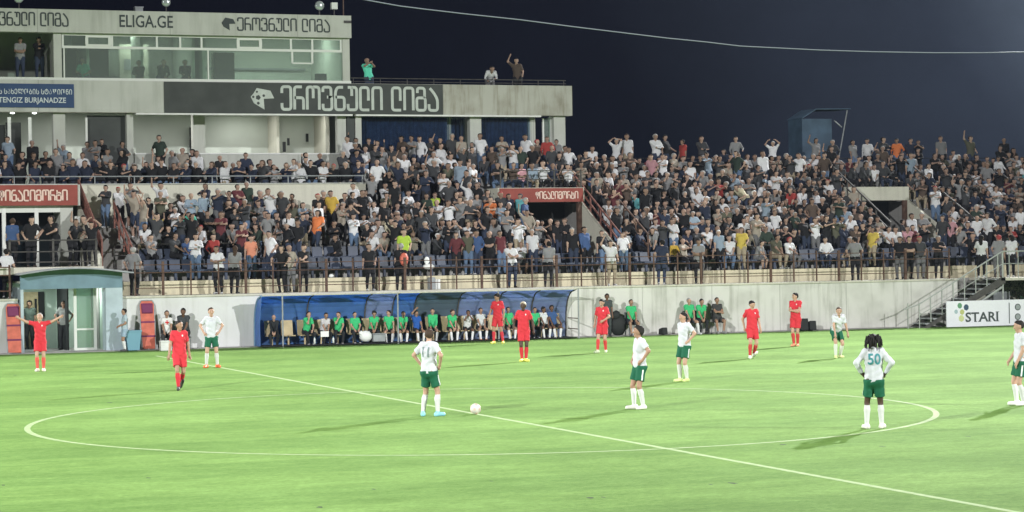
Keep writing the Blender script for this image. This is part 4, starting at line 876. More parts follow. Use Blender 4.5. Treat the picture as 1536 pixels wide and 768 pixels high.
# bush under the platform
c0 = v3(37.2, 37.7, 0); bu = thing('bush', 'dark green bush growing under the steel platform', 'bush', tuple(c0)); mb = MB(); rg = random.Random(5)
for i in range(900):
    a = rg.uniform(0, 6.28); r = rg.uniform(.1, .85); z = rg.uniform(.15, 1.75); p = c0+v3(r*math.cos(a)*1.2*(1.1-abs(z-1)*.5), r*math.sin(a)*.6, z); d = v3(rg.gauss(0, 1), rg.gauss(0, 1), rg.gauss(0, .7)); d /= np.linalg.norm(d); e_ = np.cross(d, v3(0, 0, 1)); e_ /= np.linalg.norm(e_)+1e-6; L = rg.uniform(.06, .14); mb.add([p, p+d*L*.5+e_*L*.3, p+d*L, p+d*L*.5-e_*L*.3], [(0, 1, 2, 3)])
mb.build('leaves', MAT['leaf'], bu); mb = MB()
for i in range(5): a = i*1.3; mb.tube([c0, c0+v3(.3*math.cos(a), .2*math.sin(a), .8), c0+v3(.6*math.cos(a), .3*math.sin(a), 1.5)], [.03, .02, .01], 5)
mb.build('stem', MAT['bark'], bu)

# blue cabin at the top of the stand
c = at(1205, 200, 49.0); cx0, cx1 = float(at(1204, 200, 49)[0]), float(at(1247, 200, 49)[0]); cxr = float(at(1273, 170, 49)[0]); z0_, z1_ = 6.4, float(at(1190, 178, 49)[2]); z2_ = float(at(1240, 165, 49)[2])
cb = thing('camera_cabin', 'small faded blue cabin with open side at the top of the stand', 'cabin', (c[0], 49, 6.42))
cs = mat('cabin_sheet', (.075, .13, .20), .5, noise=.45, nscale=1.2)
mb = MB(); mb.box(cx0, cx1, 48.95, 49.0, z0_, z1_); mb.build('front_wall', cs, cb); mb = MB(); mb.box(cx0-.05, cx0, 48.95, 50.3, z0_, z1_); mb.build('side_wall', cs, cb)
mb = MB(); mb.prism([(cx0-.1, z1_), (cx0+.6, z2_), (cxr, z2_+.03), (cxr, z2_+.07), (cx0+.6, z2_+.05), (cx0-.1, z1_+.05)], 'y', 48.8, 50.3); mb.build('roof', cs, cb)
mb = MB(); mb.tube([(cxr-.1, 48.95, z2_), (cxr-.75, 48.95, z0_)], .03, 6); mb.tube([(cx1+.1, 48.9, float(at(1240, 181, 49)[2])), (cxr-.42, 48.9, float(at(1258, 191, 49)[2]))], .03, 6); mb.build('strut', MAT['greyrail'], cb)
railing('top_railing', 'thin dark rail behind the top row of the stand', 21.6, 50, 48.5, 6.42, 7.3, (6.9, 7.28), 2.4, MAT['darkrail'], .025)
# cable across the night sky
pts = [(480, -14), (550, 0), (600, 9), (640, 14), (700, 21), (780, 29.5), (860, 40), (930, 48.5), (1000, 57), (1060, 63), (1110, 69), (1170, 72), (1230, 75), (1310, 77.5), (1400, 79), (1470, 79), (1560, 77.5)]
P_ = [at(a, b, 20.0) for a, b in pts]; mb = MB(); mb.tube(P_, .017, 6)
tag(mb.build('overhead_cable', MAT['wire'], None, True), 'thin pale cable sagging across the night sky', 'cable')

# ================================================================== players, officials, substitutes
S_ = dict
def P_stand(**k): return dict(S_(fl=(.11, .0, .085), fr=(-.11, .02, .085)), **k)
HIPS = S_(hl=(.25, -.05, 1.03), hr=(-.25, -.05, 1.03), el=(1, .55, 0), er=(-1, .55, 0), dl=(-.6, -.55, -.5), dr=(.6, -.55, -.5))
W_, GRN, RED = (.55, .56, .60), (.010, .100, .052), (.55, .032, .046)
def put(px, py, z=0.0): g_ = ground(px, py, z); return (float(g_[0]), float(g_[1]), z)
PL = 'footballers on the pitch'
person('white-shirted player number 11 with hands on hips standing beside the ball', put(645, 624.5), FACE+150, dict(P_stand(fl=(.17, .02, .085), fr=(-.17, -.06, .085), tl=.5, tr=-.35, look=(.6, .05)), **HIPS), 'light', 'short', 'brown', W_, GRN, (.56, .57, .55), (.25, .55, .66), group=PL, number='11', stripe=(.7, .72, .7), scale=1.015, h=.0125)
person('white-shirted player number 50 with long dark locks and white sleeves, hands on hips', put(1312, 643), FACE+176, dict(P_stand(fl=(.16, 0, .085), fr=(-.15, -.02, .085), tl=.35, tr=-.4), **HIPS), 'black', 'dread', 'black', W_, GRN, (.56, .57, .55), (.7, .68, .62), sleeve=1.0, group=PL, number='50', numcol=(.05, .22, .24), stripe=(.7, .72, .7), scale=.985, h=.0125)
person('white-shirted player with curly dark hair looking left from inside the circle', put(960, 613.5), FACE-66, dict(P_stand(fl=(.13, .02, .085), fr=(-.10, -.10, .085), look=(-.2, -.12), sy=-.1), **HIPS), 'tan', 'curly', 'black', W_, GRN, (.56, .57, .55), (.78, .76, .7), group=PL, stripe=(.7, .72, .7), scale=.99, h=.0125)
person('white-shirted player with one hand on hip just beyond the centre circle', put(1027, 572.5), FACE-48, dict(P_stand(fl=(.09, .0, .085), fr=(-.08, -.10, .085), look=(-.35, .0), hl=(.215, -.035, 1.03), el=(1, .55, 0), dl=(-.6, -.5, -.5), hr=(-.23, .06, .95), er=(-.7, .7, 0))), 'light', 'short', 'black', W_, GRN, (.56, .57, .52), (.62, .72, .28), group=PL, stripe=(.7, .72, .7), scale=.99)
person('white-shirted player with orange boots, hands on hips by the halfway line', put(318, 551.5), FACE+6, dict(P_stand(fl=(.18, 0, .085), fr=(-.18, 0, .085), tl=.5, tr=-.4, look=(.25, 0)), **HIPS), 'light', 'short', 'brown', W_, GRN, (.56, .57, .55), (.78, .16, .06), group=PL, stripe=(.7, .72, .7), scale=1.02)
person('white-shirted player bending forward with a hand on his knee near the wall', put(1257, 537), FACE+12, S_(pel=(0, .12, .84), lean=(0, -.24, .46), hv=(-.02, -.09, .14), look=(-.3, .1), fl=(.13, .12, .085), fr=(-.14, -.16, .085), hr=(-.20, -.33, .62), er=(-1, .2, 0), hl=(.34, -.10, .72), el=(.8, .6, 0)), 'light', 'short', 'brown', W_, GRN, (.56, .57, .52), (.68, .72, .34), group=PL, scale=.97)
person('white-shirted player cut off by the right picture edge, looking left', put(1531, 608), FACE-84, P_stand(fl=(.1, .04, .085), fr=(-.09, -.06, .085), look=(0, .12), hl=(.2, -.12, .92), hr=(-.2, -.16, .95)), 'light', 'short', 'black', W_, GRN, (.56, .57, .55), (.78, .78, .74), group=PL, stripe=(.7, .72, .7), h=.0125)
CR = (.72, .62, .60)
person('red-shirted player celebrating with both arms raised in front of the tunnel', put(61, 557), FACE+8, P_stand(fl=(.10, .0, .085), fr=(-.10, -.05, .085), look=(-.2, -.25), hl=(.68, -.05, 1.62), hr=(-.67, -.05, 1.60), el=(.5, .3, -.8), er=(-.5, .3, -.8)), 'light', 'short', 'grey', RED, RED, (.62, .10, .08), (.78, .74, .66), group=PL, crest=CR, scale=.98)
person('red-shirted player with shaved head walking forward on the left', put(270, 585), FACE+18, S_(pel=(0, 0, .91), fl=(.07, .26, .15), tpl=-.75, fr=(-.07, -.16, .085), look=(.55, 0), hl=(.30, .08, .88), hr=(-.31, -.10, .88), el=(.7, .8, 0), er=(-.7, .8, 0)), 'tan', 'short', 'black', RED, RED, RED, (.05, .05, .05), group=PL, crest=CR, scale=1.0, h=.0125)
person('tall red-shirted player with yellow boots looking down before the dugout', put(747, 515.5), FACE-22, P_stand(fl=(.20, .04, .085), fr=(-.16, -.04, .085), look=(-.5, .35), hl=(.28, -.05, .92), hr=(-.33, -.14, .95)), 'tan', 'curly', 'black', RED, RED, (.58, .04, .06), (.76, .72, .16), group=PL, crest=CR, scale=1.02)
person('red-shirted player with bleached hair standing feet together, facing the camera', put(786, 542.5), FACE+2, P_stand(fl=(.065, -.04, .085), fr=(-.065, 0, .085), tl=.45, tr=-.35, look=(-.3, .05), hl=(.33, .02, .93), hr=(-.33, .02, .93), el=(.8, .8, 0), er=(-.8, .8, 0)), 'black', 'short', 'blond', RED, RED, RED, (.74, .76, .14), group=PL, crest=CR, scale=1.03)
person('red-shirted player striding forward, looking down, in front of the bare wall', put(904, 529), FACE-18, S_(pel=(0, 0, .91), fl=(.10, .06, .085), fr=(-.12, -.24, .085), look=(-.1, .35), hl=(.12, -.22, 1.05), el=(1, .4, -.2), hr=(-.28, .0, .92), tr=-.4), 'light', 'short', 'black', RED, RED, (.56, .05, .05), (.66, .74, .52), group=PL, crest=CR)
person('red-shirted player walking with head turned down to the left', put(1129, 537.5), FACE+14, S_(pel=(0, 0, .91), fl=(.12, .20, .13), tpl=-.5, fr=(-.13, -.10, .085), look=(.35, .35), hl=(.26, -.08, .90), hr=(-.24, .10, .93), er=(-.8, .8, 0)), 'light', 'short', 'black', RED, RED, (.50, .05, .05), (.80, .80, .74), group=PL, crest=CR)
person('red-shirted bearded player with folded arms looking left', put(1194, 519.5), FACE-24, P_stand(fl=(.05, .06, .085), fr=(-.06, -.05, .085), look=(-.75, .0), hl=(-.05, -.22, 1.17), hr=(.08, -.25, 1.14), el=(1, -.2, -.6), er=(-1, -.2, -.6), dl=(-1, -.1, .1), dr=(1, -.1, .1)), 'light', 'short', 'black', RED, RED, (.50, .05, .05), (.74, .34, .20), group=PL, crest=CR, scale=1.02)
# ball on the centre spot
bt = thing('football', 'white and pink football resting on the centre spot', 'ball', (-.03, .36, 0)); mb = MB(); mb.sphere((-.03, .36, .112), .109, 24); mb.build('shell', MAT['ball'], bt, True)
mb = MB(); ph = (1+5**.5)/2
for a in [(0, s, t*ph) for s in (1, -1) for t in (1, -1)]+[(s, t*ph, 0) for s in (1, -1) for t in (1, -1)]+[(t*ph, 0, s) for s in (1, -1) for t in (1, -1)]:
    d = v3(*a); d /= np.linalg.norm(d); mb.disc(v3(-.03, .36, .112)+d*.107, .030, d, .010, 5)
mb.build('patches', MAT['ballpatch'], bt)

# beside and behind the touchline
SIT = S_(sit=1, pel=(0, .04, .585), lean=(0, .06, .52), fl=(.13, -.38, .085), fr=(-.13, -.38, .085), kl=(.3, -1, .4), kr=(-.3, -1, .4), hl=(.12, -.26, .66), hr=(-.12, -.26, .66), el=(1, .5, -.2), er=(-1, .5, -.2))
def sit(**k): return dict(SIT, **k)
GB, DKP = (.045, .44, .165), (.02, .022, .025)
BN = 'substitutes and staff on the dugout bench'
def bench(px, label, **k):
    x = float(at(px, 490, 36.55)[0]); pose = k.pop('pose', SIT); a = k.pop('a', 0)
    k['scale'] = k.get('scale', 1)*.89*random.uniform(.96, 1.03); pose = dict(pose); lk = pose.get('look', (0, 0)); pose['look'] = (lk[0]+random.gauss(0, .3), lk[1]+random.gauss(0, .1)); ln = pose['lean']; pose['lean'] = (ln[0]+random.gauss(0, .03), ln[1]+random.gauss(0, .04), ln[2])
    person(label, (x, 36.62, -.01), FACE+14+a+random.gauss(0, 8), pose, h=.018, group=BN, **k)
lean_f = sit(lean=(0, -.16, .50), hv=(0, -.08, .15), look=(0, .25), hl=(.05, -.40, .58), hr=(-.05, -.40, .58))
chin = sit(lean=(0, -.10, .51), hr=(-.02, -.24, 1.12), er=(-.5, -.4, -1), hl=(.1, -.34, .64), hv=(0, -.06, .15))
bench(412, 'bald man in a black suit at the left end of the dugout bench', pose=lean_f, skin='light', hair='bald', shirt=(.02, .022, .025), shorts=DKP, boots=(.02,)*3, sleeve=1, longp=True)
bench(461, 'substitute in a green bib turned sideways beside the empty seat', pose=chin, a=20, skin='light', hair='short', haircol='black', shirt=GB, shorts=DKP, longp=True, boots=(.4,)*3)
bench(486, 'staff man in a pale grey shirt holding a white sheet', pose=lean_f, skin='tan', shirt=(.52, .50, .52), shorts=DKP, longp=True, boots=(.05,)*3)
bench(509, 'substitute in green shirt resting chin on hand, third bib from left', pose=chin, a=-8, skin='light', haircol='brown', shirt=GB, shorts=DKP, longp=True, boots=(.3,)*3)
bench(534, 'broad substitute in a green training shirt behind the white bag', skin='light', hair='short', haircol='black', shirt=GB, shorts=DKP, longp=True, boots=(.5,)*3)
bench(560, 'dark-haired substitute in green top and dark trousers left of the dugout pole', pose=lean_f, skin='tan', hair='curly', shirt=GB, shorts=DKP, longp=True, boots=(.05,)*3)
bench(584, 'slim substitute in green with bare legs and white socks by the pole', pose=sit(hl=(.22, -.3, .62)), skin='light', hair='short', haircol='black', shirt=GB, shorts=DKP, socks=(.75,)*3, boots=(.7,)*3)
bench(604, 'substitute in green leaning forward right of the dugout pole', pose=lean_f, skin='tan', shirt=GB, shorts=DKP, socks=(.75,)*3, boots=(.75,)*3)
bench(627, 'substitute in a blue bib with one arm raised', pose=sit(hr=(-.16, -.18, 1.46), er=(-1, 0, .2)), skin='tan', shirt=(.02, .09, .34), shorts=DKP, socks=(.75,)*3, boots=(.7, .75, .4))
bench(650, 'big substitute in a green sweatshirt above the number 11 player', skin='light', hair='short', shirt=GB, sleeve=1, shorts=DKP, socks=(.75,)*3, boots=(.7,)*3, scale=1.04)
bench(678, 'substitute in green with white socks, hands together', pose=lean_f, skin='light', haircol='brown', shirt=GB, shorts=DKP, socks=(.75,)*3, boots=(.6,)*3)
bench(702, 'substitute in white shirt with hands over his mouth', pose=sit(lean=(0, -.1, .5), hl=(.05, -.24, 1.12), hr=(-.05, -.24, 1.12), el=(.8, -.4, -1), er=(-.8, -.4, -1), hv=(0, -.06, .14)), skin='brown', shirt=(.62, .63, .62), shorts=DKP, socks=(.75,)*3, boots=(.7,)*3)
bench(722, 'slouching substitute in white top left of the tall red player', pose=sit(lean=(.04, .1, .5)), skin='tan', shirt=(.55, .57, .57), shorts=DKP, socks=(.75,)*3, boots=(.75, .25, .12))
bench(765, 'substitute in green between the two red players', pose=SIT, skin='tan', shirt=GB, shorts=DKP, socks=(.75,)*3, boots=(.7,)*3)
bench(804, 'substitute in green half hidden by the bleached-haired red player', pose=SIT, skin='tan', hair='short', shirt=GB, shorts=DKP, longp=True, boots=(.6,)*3)
bench(818, 'substitute in white leaning back beside the blue vest', pose=sit(lean=(-.03, .12, .5), look=(.5, .2)), skin='brown', shirt=(.6, .62, .62), shorts=DKP, socks=(.75,)*3, boots=(.7,)*3)
bench(832, 'last substitute on the right in a blue vest over white sleeves', pose=sit(hl=(.24, -.3, .62), hr=(-.24, -.3, .62)), skin='brown', hair='curly', shirt=(.04, .09, .22), shorts=DKP, socks=(.75,)*3, boots=(.7,)*3)
t = put(541, 516); mb = MB(); mb.sphere((t[0], 36.2, .30), .20, 10, 1.25, .8, 1.05); mb.sphere((t[0]-.18, 36.18, .42), .09, 8); tag(mb.build('kit_bag', MAT['paper'], None, True), 'white stuffed kit bag lying in front of the bench', 'bag')
mb = MB(); mb.box(t[0]+.25, t[0]+.70, 36.05, 36.3, .1, .36); mb.box(t[0]+.23, t[0]+.72, 36.03, 36.32, .36, .40); tag(mb.build('cool_box', MAT['greyrail'], None, bevel=.015), 'small grey cool box right of the white kit bag', 'box')
c = at(487, 501, 36.15); mb = MB(); mb.box(c[0]-.16, c[0]+.14, 36.10, 36.125, c[2]-.10, c[2]+.10); tag(mb.build('paper_sheet', MAT['paper']), 'white sheet held by the staff man on the bench', 'paper')
def bottle(px, Y, lab):
    x = float(at(px, 515, Y)[0]); b = thing('water_bottle', lab, 'bottle', (x, Y, .1)); m = MB(); m.tube([(x, Y, .1), (x, Y, .27), (x, Y, .30)], [.035, .035, .016], 8); m.build('flask', MAT['paper'], b, True); m = MB(); m.tube([(x, Y, .30), (x, Y, .335)], .016, 8); m.build('cap', MAT['bin'], b)
bottle(472, 35.95, 'white water bottle standing under the bench near the staff man'); bottle(500, 35.95, 'white water bottle left of the white kit bag')

# chairs and people by the bare wall right of the dugout
def chair(x, y, rz, lab):
    t = thing('folding_chair', lab, 'chair', (x, y, 0), 'dark chairs along the bare wall'); m = MB(); m.box(x-.21, x+.21, y-.2, y+.2, .42, .45); m.build('seat', MAT['black'], t, bevel=.01); m = MB(); m.box(x-.21, x+.21, y+.19, y+.22, .55, .9); m.build('backrest', MAT['black'], t, bevel=.01)
    for a in (-.19, .19):
        for b in (-.18, .18): MB().tube([(x+a, y+b, 0), (x+a, y+b, .42 if b < 0 else .88)], .014, 6).build('leg', MAT['greyrail'], t)
WL = 'people sitting along the bare wall'
for px_, lab, kw, cl in ((948, 'man in a green shirt sitting alone by the bare wall', dict(pose=sit(), skin='tan', shirt=GB, shorts=(.03, .035, .045), boots=(.1,)*3), 'dark chair under the lone man in green'),
                     (1035, 'man in green with bare legs sitting left in the wall group', dict(pose=sit(fl=(.25, -.46, .085)), skin='light', haircol='grey', shirt=GB, shorts=(.05, .055, .07), socks=(.7,)*3, boots=(.7,)*3), 'dark chair on the left of the wall group'),
                     (1051, 'man in green and dark trousers sitting in the middle of the wall group', dict(pose=lean_f, skin='tan', shirt=GB, shorts=DKP, longp=True, boots=(.05,)*3), 'dark chair in the middle of the wall group'),
                     (1077, 'man in dark clothes with folded arms at the right of the wall group', dict(pose=sit(hl=(-.05, -.2, .84), hr=(.06, -.22, .82), el=(1, -.2, -.5), er=(-1, -.2, -.5)), skin='tan', shirt=(.05, .05, .05), shorts=(.05,)*3, boots=(.3,)*3), 'dark chair on the right of the wall group')):
    x = float(at(px_, 470, 36.75)[0]); chair(x, 36.80, 0, cl); person(lab, (x, 36.78, 0), FACE+14, kw.pop('pose'), h=.019, group=WL, **kw)
x = float(at(911, 480, 36.8)[0]); person('dark-haired man in black standing behind the striding red player', (x, 36.8, 0), FACE, P_stand(), 'brown', 'curly', 'black', (.06, .07, .07), (.05, .06, .06), None, (.05,)*3, longp=True, h=.019, scale=.93)
x = float(at(928, 485, 36.8)[0]); mb = MB(); mb.sphere((x, 36.85, .42), .36, 10, 1.0, .6, 1.15); mb.sphere((x-.1, 36.8, .8), .2, 8, 1, .7, 1); tag(mb.build('kit_bag', MAT['black'], None, True), 'bulky black kit bag against the wall left of the lone man in green', 'bag')
for px_, s_, lab in ((1204, .5, 'upright dark speaker box at the foot of the wall'), (1217, .4, 'slanted dark monitor box right of the upright speaker box'), (995, .3, 'small dark gear left at the wall foot right of the lone man')):
    x = float(at(px_, 500, 36.7)[0]); mb = MB(); mb.prism([(36.5, 0.03), (36.55, s_), (36.9, s_*.8), (36.95, 0.03)], 'x', x-s_*.35, x+s_*.35); tag(mb.build('speaker_box' if s_ > .35 else 'gear_case', MAT['black'], None, bevel=.02), lab, 'speaker' if s_ > .35 else 'case')

# left of the dugout: stretchers, bin, stewards, medics
def stretcher(px, py0, lab):
    c0 = at(px, py0, 36.95); x = float(c0[0]); t = thing('stretcher', lab, 'stretcher', (x, 36.9, 0), 'orange stretchers leaning on the wall'); sl = lambda z: 36.80+z*.19
    m = MB(); P = [(x-.22+.0*0, .06), (x+.22, .06), (x+.25, 1.62), (x+.18, 1.74), (x-.18, 1.74), (x-.25, 1.62)]
    m.add([(a, sl(z), z) for a, z in P]+[(a, sl(z)+.04, z) for a, z in P], [(0, 1, 2, 3, 4, 5), (11, 10, 9, 8, 7, 6)]+[(i, i+6, (i+1) % 6+6, (i+1) % 6) for i in range(6)]); m.build('cover', MAT['orange'], t)
    m = MB(); m.add([(x+a, sl(z)-.012, z) for a, z in ((-.2, 1.3), (.2, 1.3), (.21, 1.66), (-.21, 1.66))]+[(x+a, sl(z)-.05, z) for a, z in ((-.17, 1.34), (.17, 1.34), (.18, 1.6), (-.18, 1.6))], [(4, 5, 6, 7), (0, 1, 5, 4), (1, 2, 6, 5), (2, 3, 7, 6), (3, 0, 4, 7)]); m.build('head_pad', MAT['purple'], t)
    m = MB(); pts = [(x+s*.27*k, sl(z)+.02, z) for s, k, z in ((-1, .9, 0.02), (-1, 1, 1.6), (-1, .7, 1.76), (1, .7, 1.76), (1, 1, 1.6), (1, .9, 0.02))]; m.tube(pts, .02, 6); m.build('frame', MAT['greyrail'], t)
    for z in (.5, 1.0):
        m = MB(); m.box(x-.245, x+.245, sl(z)-.018, sl(z)-.006, z-.03, z+.03); m.build('strap', MAT['purple'], t)
stretcher(21, 495, 'orange stretcher leaning on the wall left of the tunnel'); stretcher(222, 490, 'orange stretcher leaning on the wall right of the tunnel, behind the bin')
x = float(at(199, 510, 36.7)[0]); t = thing('litter_bin', 'pale blue square litter bin beside the tunnel panel', 'bin', (x, 36.7, 0))
m = MB(); m.add([(x+a*w_, 36.75+b*w_, z) for z, w_ in ((0.03, .21), (.68, .27)) for a, b in ((-1, -1), (1, -1), (1, 1), (-1, 1))], [(3, 2, 1, 0), (4, 5, 6, 7), (0, 1, 5, 4), (1, 2, 6, 5), (2, 3, 7, 6), (3, 0, 4, 7)]); m.build('tub', MAT['bin'], t); m = MB(); m.box(x-.29, x+.29, 36.46, 37.04, .68, .73); m.build('rim', MAT['bin'], t)
x = float(at(187, 500, 36.5)[0]); person('slim boy in a pale blue-grey kit and white socks standing beside the bin', (x, 36.5, 0), FACE-70, P_stand(hl=(.14, -.22, 1.05), hr=(-.14, -.22, 1.05)), 'tan', 'short', 'black', (.38, .46, .52), (.30, .40, .50), (.72,)*3, (.05,)*3, h=.019, scale=.86)
person('steward in a grey shirt with hands on hips inside the tunnel mouth', (-1.98, 38.6, .04), FACE, dict(P_stand(look=(.1, 0)), **HIPS), 'tan', 'short', 'black', (.26, .27, .26), (.02, .022, .024), None, (.02,)*3, longp=True, h=.017)
person('shadowed man in dark clothes standing deep inside the tunnel', (-3.0, 39.8, .04), FACE, P_stand(), 'tan', 'curly', 'black', (.10, .13, .11), (.03,)*3, None, (.03,)*3, longp=True, h=.02)
x = float(at(251, 500, 36.7)[0]); chair(x, 36.75, 0, 'dark chair under the medic with the red cross vest')
rt, J = person('medic in a white vest with a red cross sitting by the wall', (x, 36.74, 0), FACE+10, sit(), 'tan', 'short', 'black', (.70, .70, .68), (.04,)*3, None, (.05,)*3, longp=True, h=.019)
so = [c for c in rt.children if c.name.startswith('shirt')][0]; m = MB(); m.box(-.022, .022, -.196, -.188, .90, 1.06); m.box(-.075, .075, -.194, -.186, .957, 1.003); cr = m.build('red_cross', mat('cross', (.55, .02, .02), .7)); cr.parent = so
x = float(at(277, 500, 36.7)[0]); chair(x, 36.78, 0, 'dark chair under the shadowed man by the stretcher'); person('man in dark clothes sitting between the medic and the white player', (x, 36.77, 0), FACE, lean_f, 'brown', 'short', 'black', (.05, .055, .06), (.03,)*3, None, (.05,)*3, longp=True, h=.019, scale=1.08)
x = float(at(248, 518, 36.2)[0]); mb = MB(); mb.box(x-.2, x+.2, 36.0, 36.3, .0, .30); mb.box(x-.21, x+.21, 35.99, 36.31, .30, .36); tag(mb.build('medical_box', MAT['white'], None, bevel=.015), 'white medical box on the ground at the medic\'s feet', 'box')

# ================================================================== spectators
SHH = .034
CP = {   # poses for the stands
 'standing': P_stand(), 'standing with folded arms': P_stand(hl=(-.05, -.22, 1.17), hr=(.08, -.25, 1.14), el=(1, -.2, -.6), er=(-1, -.2, -.6), dl=(-1, -.1, .1), dr=(1, -.1, .1)),
 'clapping': P_stand(hl=(.03, -.34, 1.28), hr=(-.03, -.34, 1.28), el=(1, .1, -.6), er=(-1, .1, -.6), look=(.1, 0)), 'standing hands on hips': dict(P_stand(), **HIPS),
 'with both arms raised': P_stand(hl=(.30, -.12, 1.84), hr=(-.30, -.12, 1.84), el=(1, .1, .2), er=(-1, .1, .2)), 'holding up a phone': P_stand(hl=(.06, -.36, 1.50), hr=(-.06, -.38, 1.48), el=(1, -.1, -.7), er=(-1, -.1, -.7)),
 'with hands on head': P_stand(hl=(.10, -.02, 1.80), hr=(-.10, -.02, 1.80), el=(1, -.2, .2), er=(-1, -.2, .2), dl=(-1, 0, .3), dr=(1, 0, .3)), 'bending forward': S_(pel=(0, .1, .88), lean=(.05, -.36, .36), hv=(0, -.13, .08), look=(.2, .5), hl=(.2, -.5, .85), hr=(-.2, -.5, .85), fl=(.11, 0, .085), fr=(-.11, 0, .085)),
 'raising one arm': P_stand(hr=(-.34, -.1, 1.84), er=(-1, .1, .1), hl=(.2, -.15, 1.0)), 'leaning on the rail': P_stand(lean=(0, -.14, .51), hl=(.25, -.36, 1.08), hr=(-.25, -.36, 1.08), el=(1, .3, .1), er=(-1, .3, .1)),
 'seated': SIT, 'seated leaning forward': lean_f, 'seated with chin in hand': chin, 'seated clapping': sit(hl=(.03, -.30, .95), hr=(-.03, -.30, .95), el=(1, .1, -.6), er=(-1, .1, -.6)), 'seated with folded arms': sit(hl=(-.05, -.2, .84), hr=(.06, -.22, .82), el=(1, -.2, -.5), er=(-1, -.2, -.5)),
 'seated holding a phone': sit(hl=(.05, -.30, 1.0), hr=(-.05, -.30, 1.0), el=(1, 0, -.7), er=(-1, 0, -.7), look=(0, .25)),
}
for k_ in CP:
    if k_.startswith('seated'): CP[k_] = dict(CP[k_], pel=(0, .04, .54), fl=(.13, -.34, .085), fr=(-.13, -.34, .085))
LAB = dict(shirt=0, sleeve=0, pants=1, thigh=1, shin=1, shoe=2, arm=3, hand=3, neck=3, head=3, hair=4)
_tpl = {}
def hash_(s): return sum((i+1)*ord(c) for i, c in enumerate(s))
def template(pose, hair, h=SHH):
    "vertices, quads and a garment label per quad (0 top, 1 trousers, 2 shoes, 3 skin, 4 hair, 5 bare calf, 6 forearm)"
    key = (pose, hair, h)
    if key in _tpl: return _tpl[key]
    base, _, var = pose.partition('#'); P_ = dict(CP[base]); vr = random.Random(hash_(pose)); g_ = lambda s: vr.gauss(0, s)
    if var:
        l_ = P_.get('lean', (0, .02, .53)); P_['lean'] = (l_[0]+g_(.045), l_[1]+g_(.045), l_[2]); lk = P_.get('look', (0, 0)); P_['look'] = (lk[0]+g_(.5), lk[1]+g_(.15)); P_['sy'] = g_(.2)
        for n_ in ('hl', 'hr'):
            if n_ in P_: P_[n_] = tuple(c+g_(.045) for c in P_[n_])
            elif vr.random() < .5: P_[n_] = ((.24 if n_ == 'hl' else -.24)+g_(.04), -.10+g_(.08), 1.0+g_(.09))
    pose = base; J = skeleton(P_); Q = body_prims(J, .018)
    if hair != 'bald': Q = Q+hair_prims(J, 'long' if hair == 'long' else 'short')
    V, Qd = surf(Q, h); C = V[Qd].mean(1); best = np.full(len(C), 9.0); lab = np.zeros(len(C), int)
    for q in Q:
        a, b, ra, rb = q[:4]; ab = b-a; t = np.clip((C-a)@ab/(ab@ab+1e-12), 0, 1); d = np.linalg.norm(C-a-t[:, None]*ab, axis=1)-(ra+(rb-ra)*t)
        l = LAB[q[5]]; l = 5 if q[5] == 'shin' else 6 if q[5] == 'arm' else l
        if q[5] == 'hair':
            rel = C-J['hc']; face = (rel[:, 1] < -.035) & (rel[:, 2] < .07); d = np.where(face, d+.05, d-.008)
        c = d < best; best[c] = d[c]; lab[c] = l
    if CP[pose].get('sit') is None: lab[(lab == 1) & (C[:, 2] > J['pel'][2]+.02)] = 0
    _tpl[key] = (V, Qd, lab); return _tpl[key]
SHIRTS = [('black', (.014, .014, .016), 25), ('charcoal', (.045, .046, .05), 17), ('navy', (.022, .028, .05), 10), ('white', (.58, .58, .60), 22), ('grey', (.20, .20, .205), 13), ('beige', (.30, .265, .22), 8), ('light blue', (.24, .30, .37), 3),
          ('dark green', (.03, .045, .035), 3), ('brown', (.085, .062, .05), 7), ('maroon', (.11, .03, .035), 1.5), ('olive', (.085, .085, .06), 3), ('blue', (.045, .08, .18), 1.0), ('red', (.30, .045, .04), .4), ('orange', (.58, .17, .06), .2), ('yellow', (.50, .38, .08), .3), ('pink', (.45, .24, .27), .5), ('teal', (.10, .30, .32), .3)]
SD = {n: c for n, c, w in SHIRTS}; SD.update({'neon yellow': (.36, .50, .06), 'mint': (.10, .50, .36), 'salmon': (.55, .22, .14), 'cream': (.55, .50, .36), 'mustard': (.42, .28, .05)})
PANTS = [('black trousers', (.015, .015, .018), 40), ('dark jeans', (.03, .04, .07), 28), ('blue jeans', (.10, .15, .24), 14), ('grey trousers', (.12, .12, .125), 10), ('beige trousers', (.30, .25, .18), 8)]
PD = {n: c for n, c, w in PANTS}
HR = [('short', 'black', 46), ('short', 'brown', 16), ('short', 'grey', 12), ('bald', 'black', 6), ('long', 'black', 10), ('long', 'brown', 6), ('short', 'cap', 4)]
rs = random.Random(21)
def pick(L): return rs.choices(L, [x[-1] for x in L])[0]
ORD = ['lowest', 'second', 'third', 'fourth', 'fifth', 'sixth', 'seventh', 'eighth', 'ninth', 'tenth', 'top']
def zone(x):
    for b, n in ((-.6, 'by the left doors'), (2.2, 'above the litter bin'), (5.0, 'above the medic'), (8.0, 'above the dugout\'s left end'), (11.1, 'above the dugout\'s first pole'), (14.0, 'above the dugout middle'), (16.9, 'above the dugout\'s right end'), (20.2, 'near the middle way-out'), (24.0, 'above the wall group'), (28.0, 'above the bare wall'), (32.6, 'left of the cream way-out'), (36.0, 'around the cream way-out')):
        if x < b: return n
    return 'above the white stairs'
SPOT = []      # every spectator: dict(x, y, z, pose, shirt, pants, hair, hc, rz, sc, where, size)
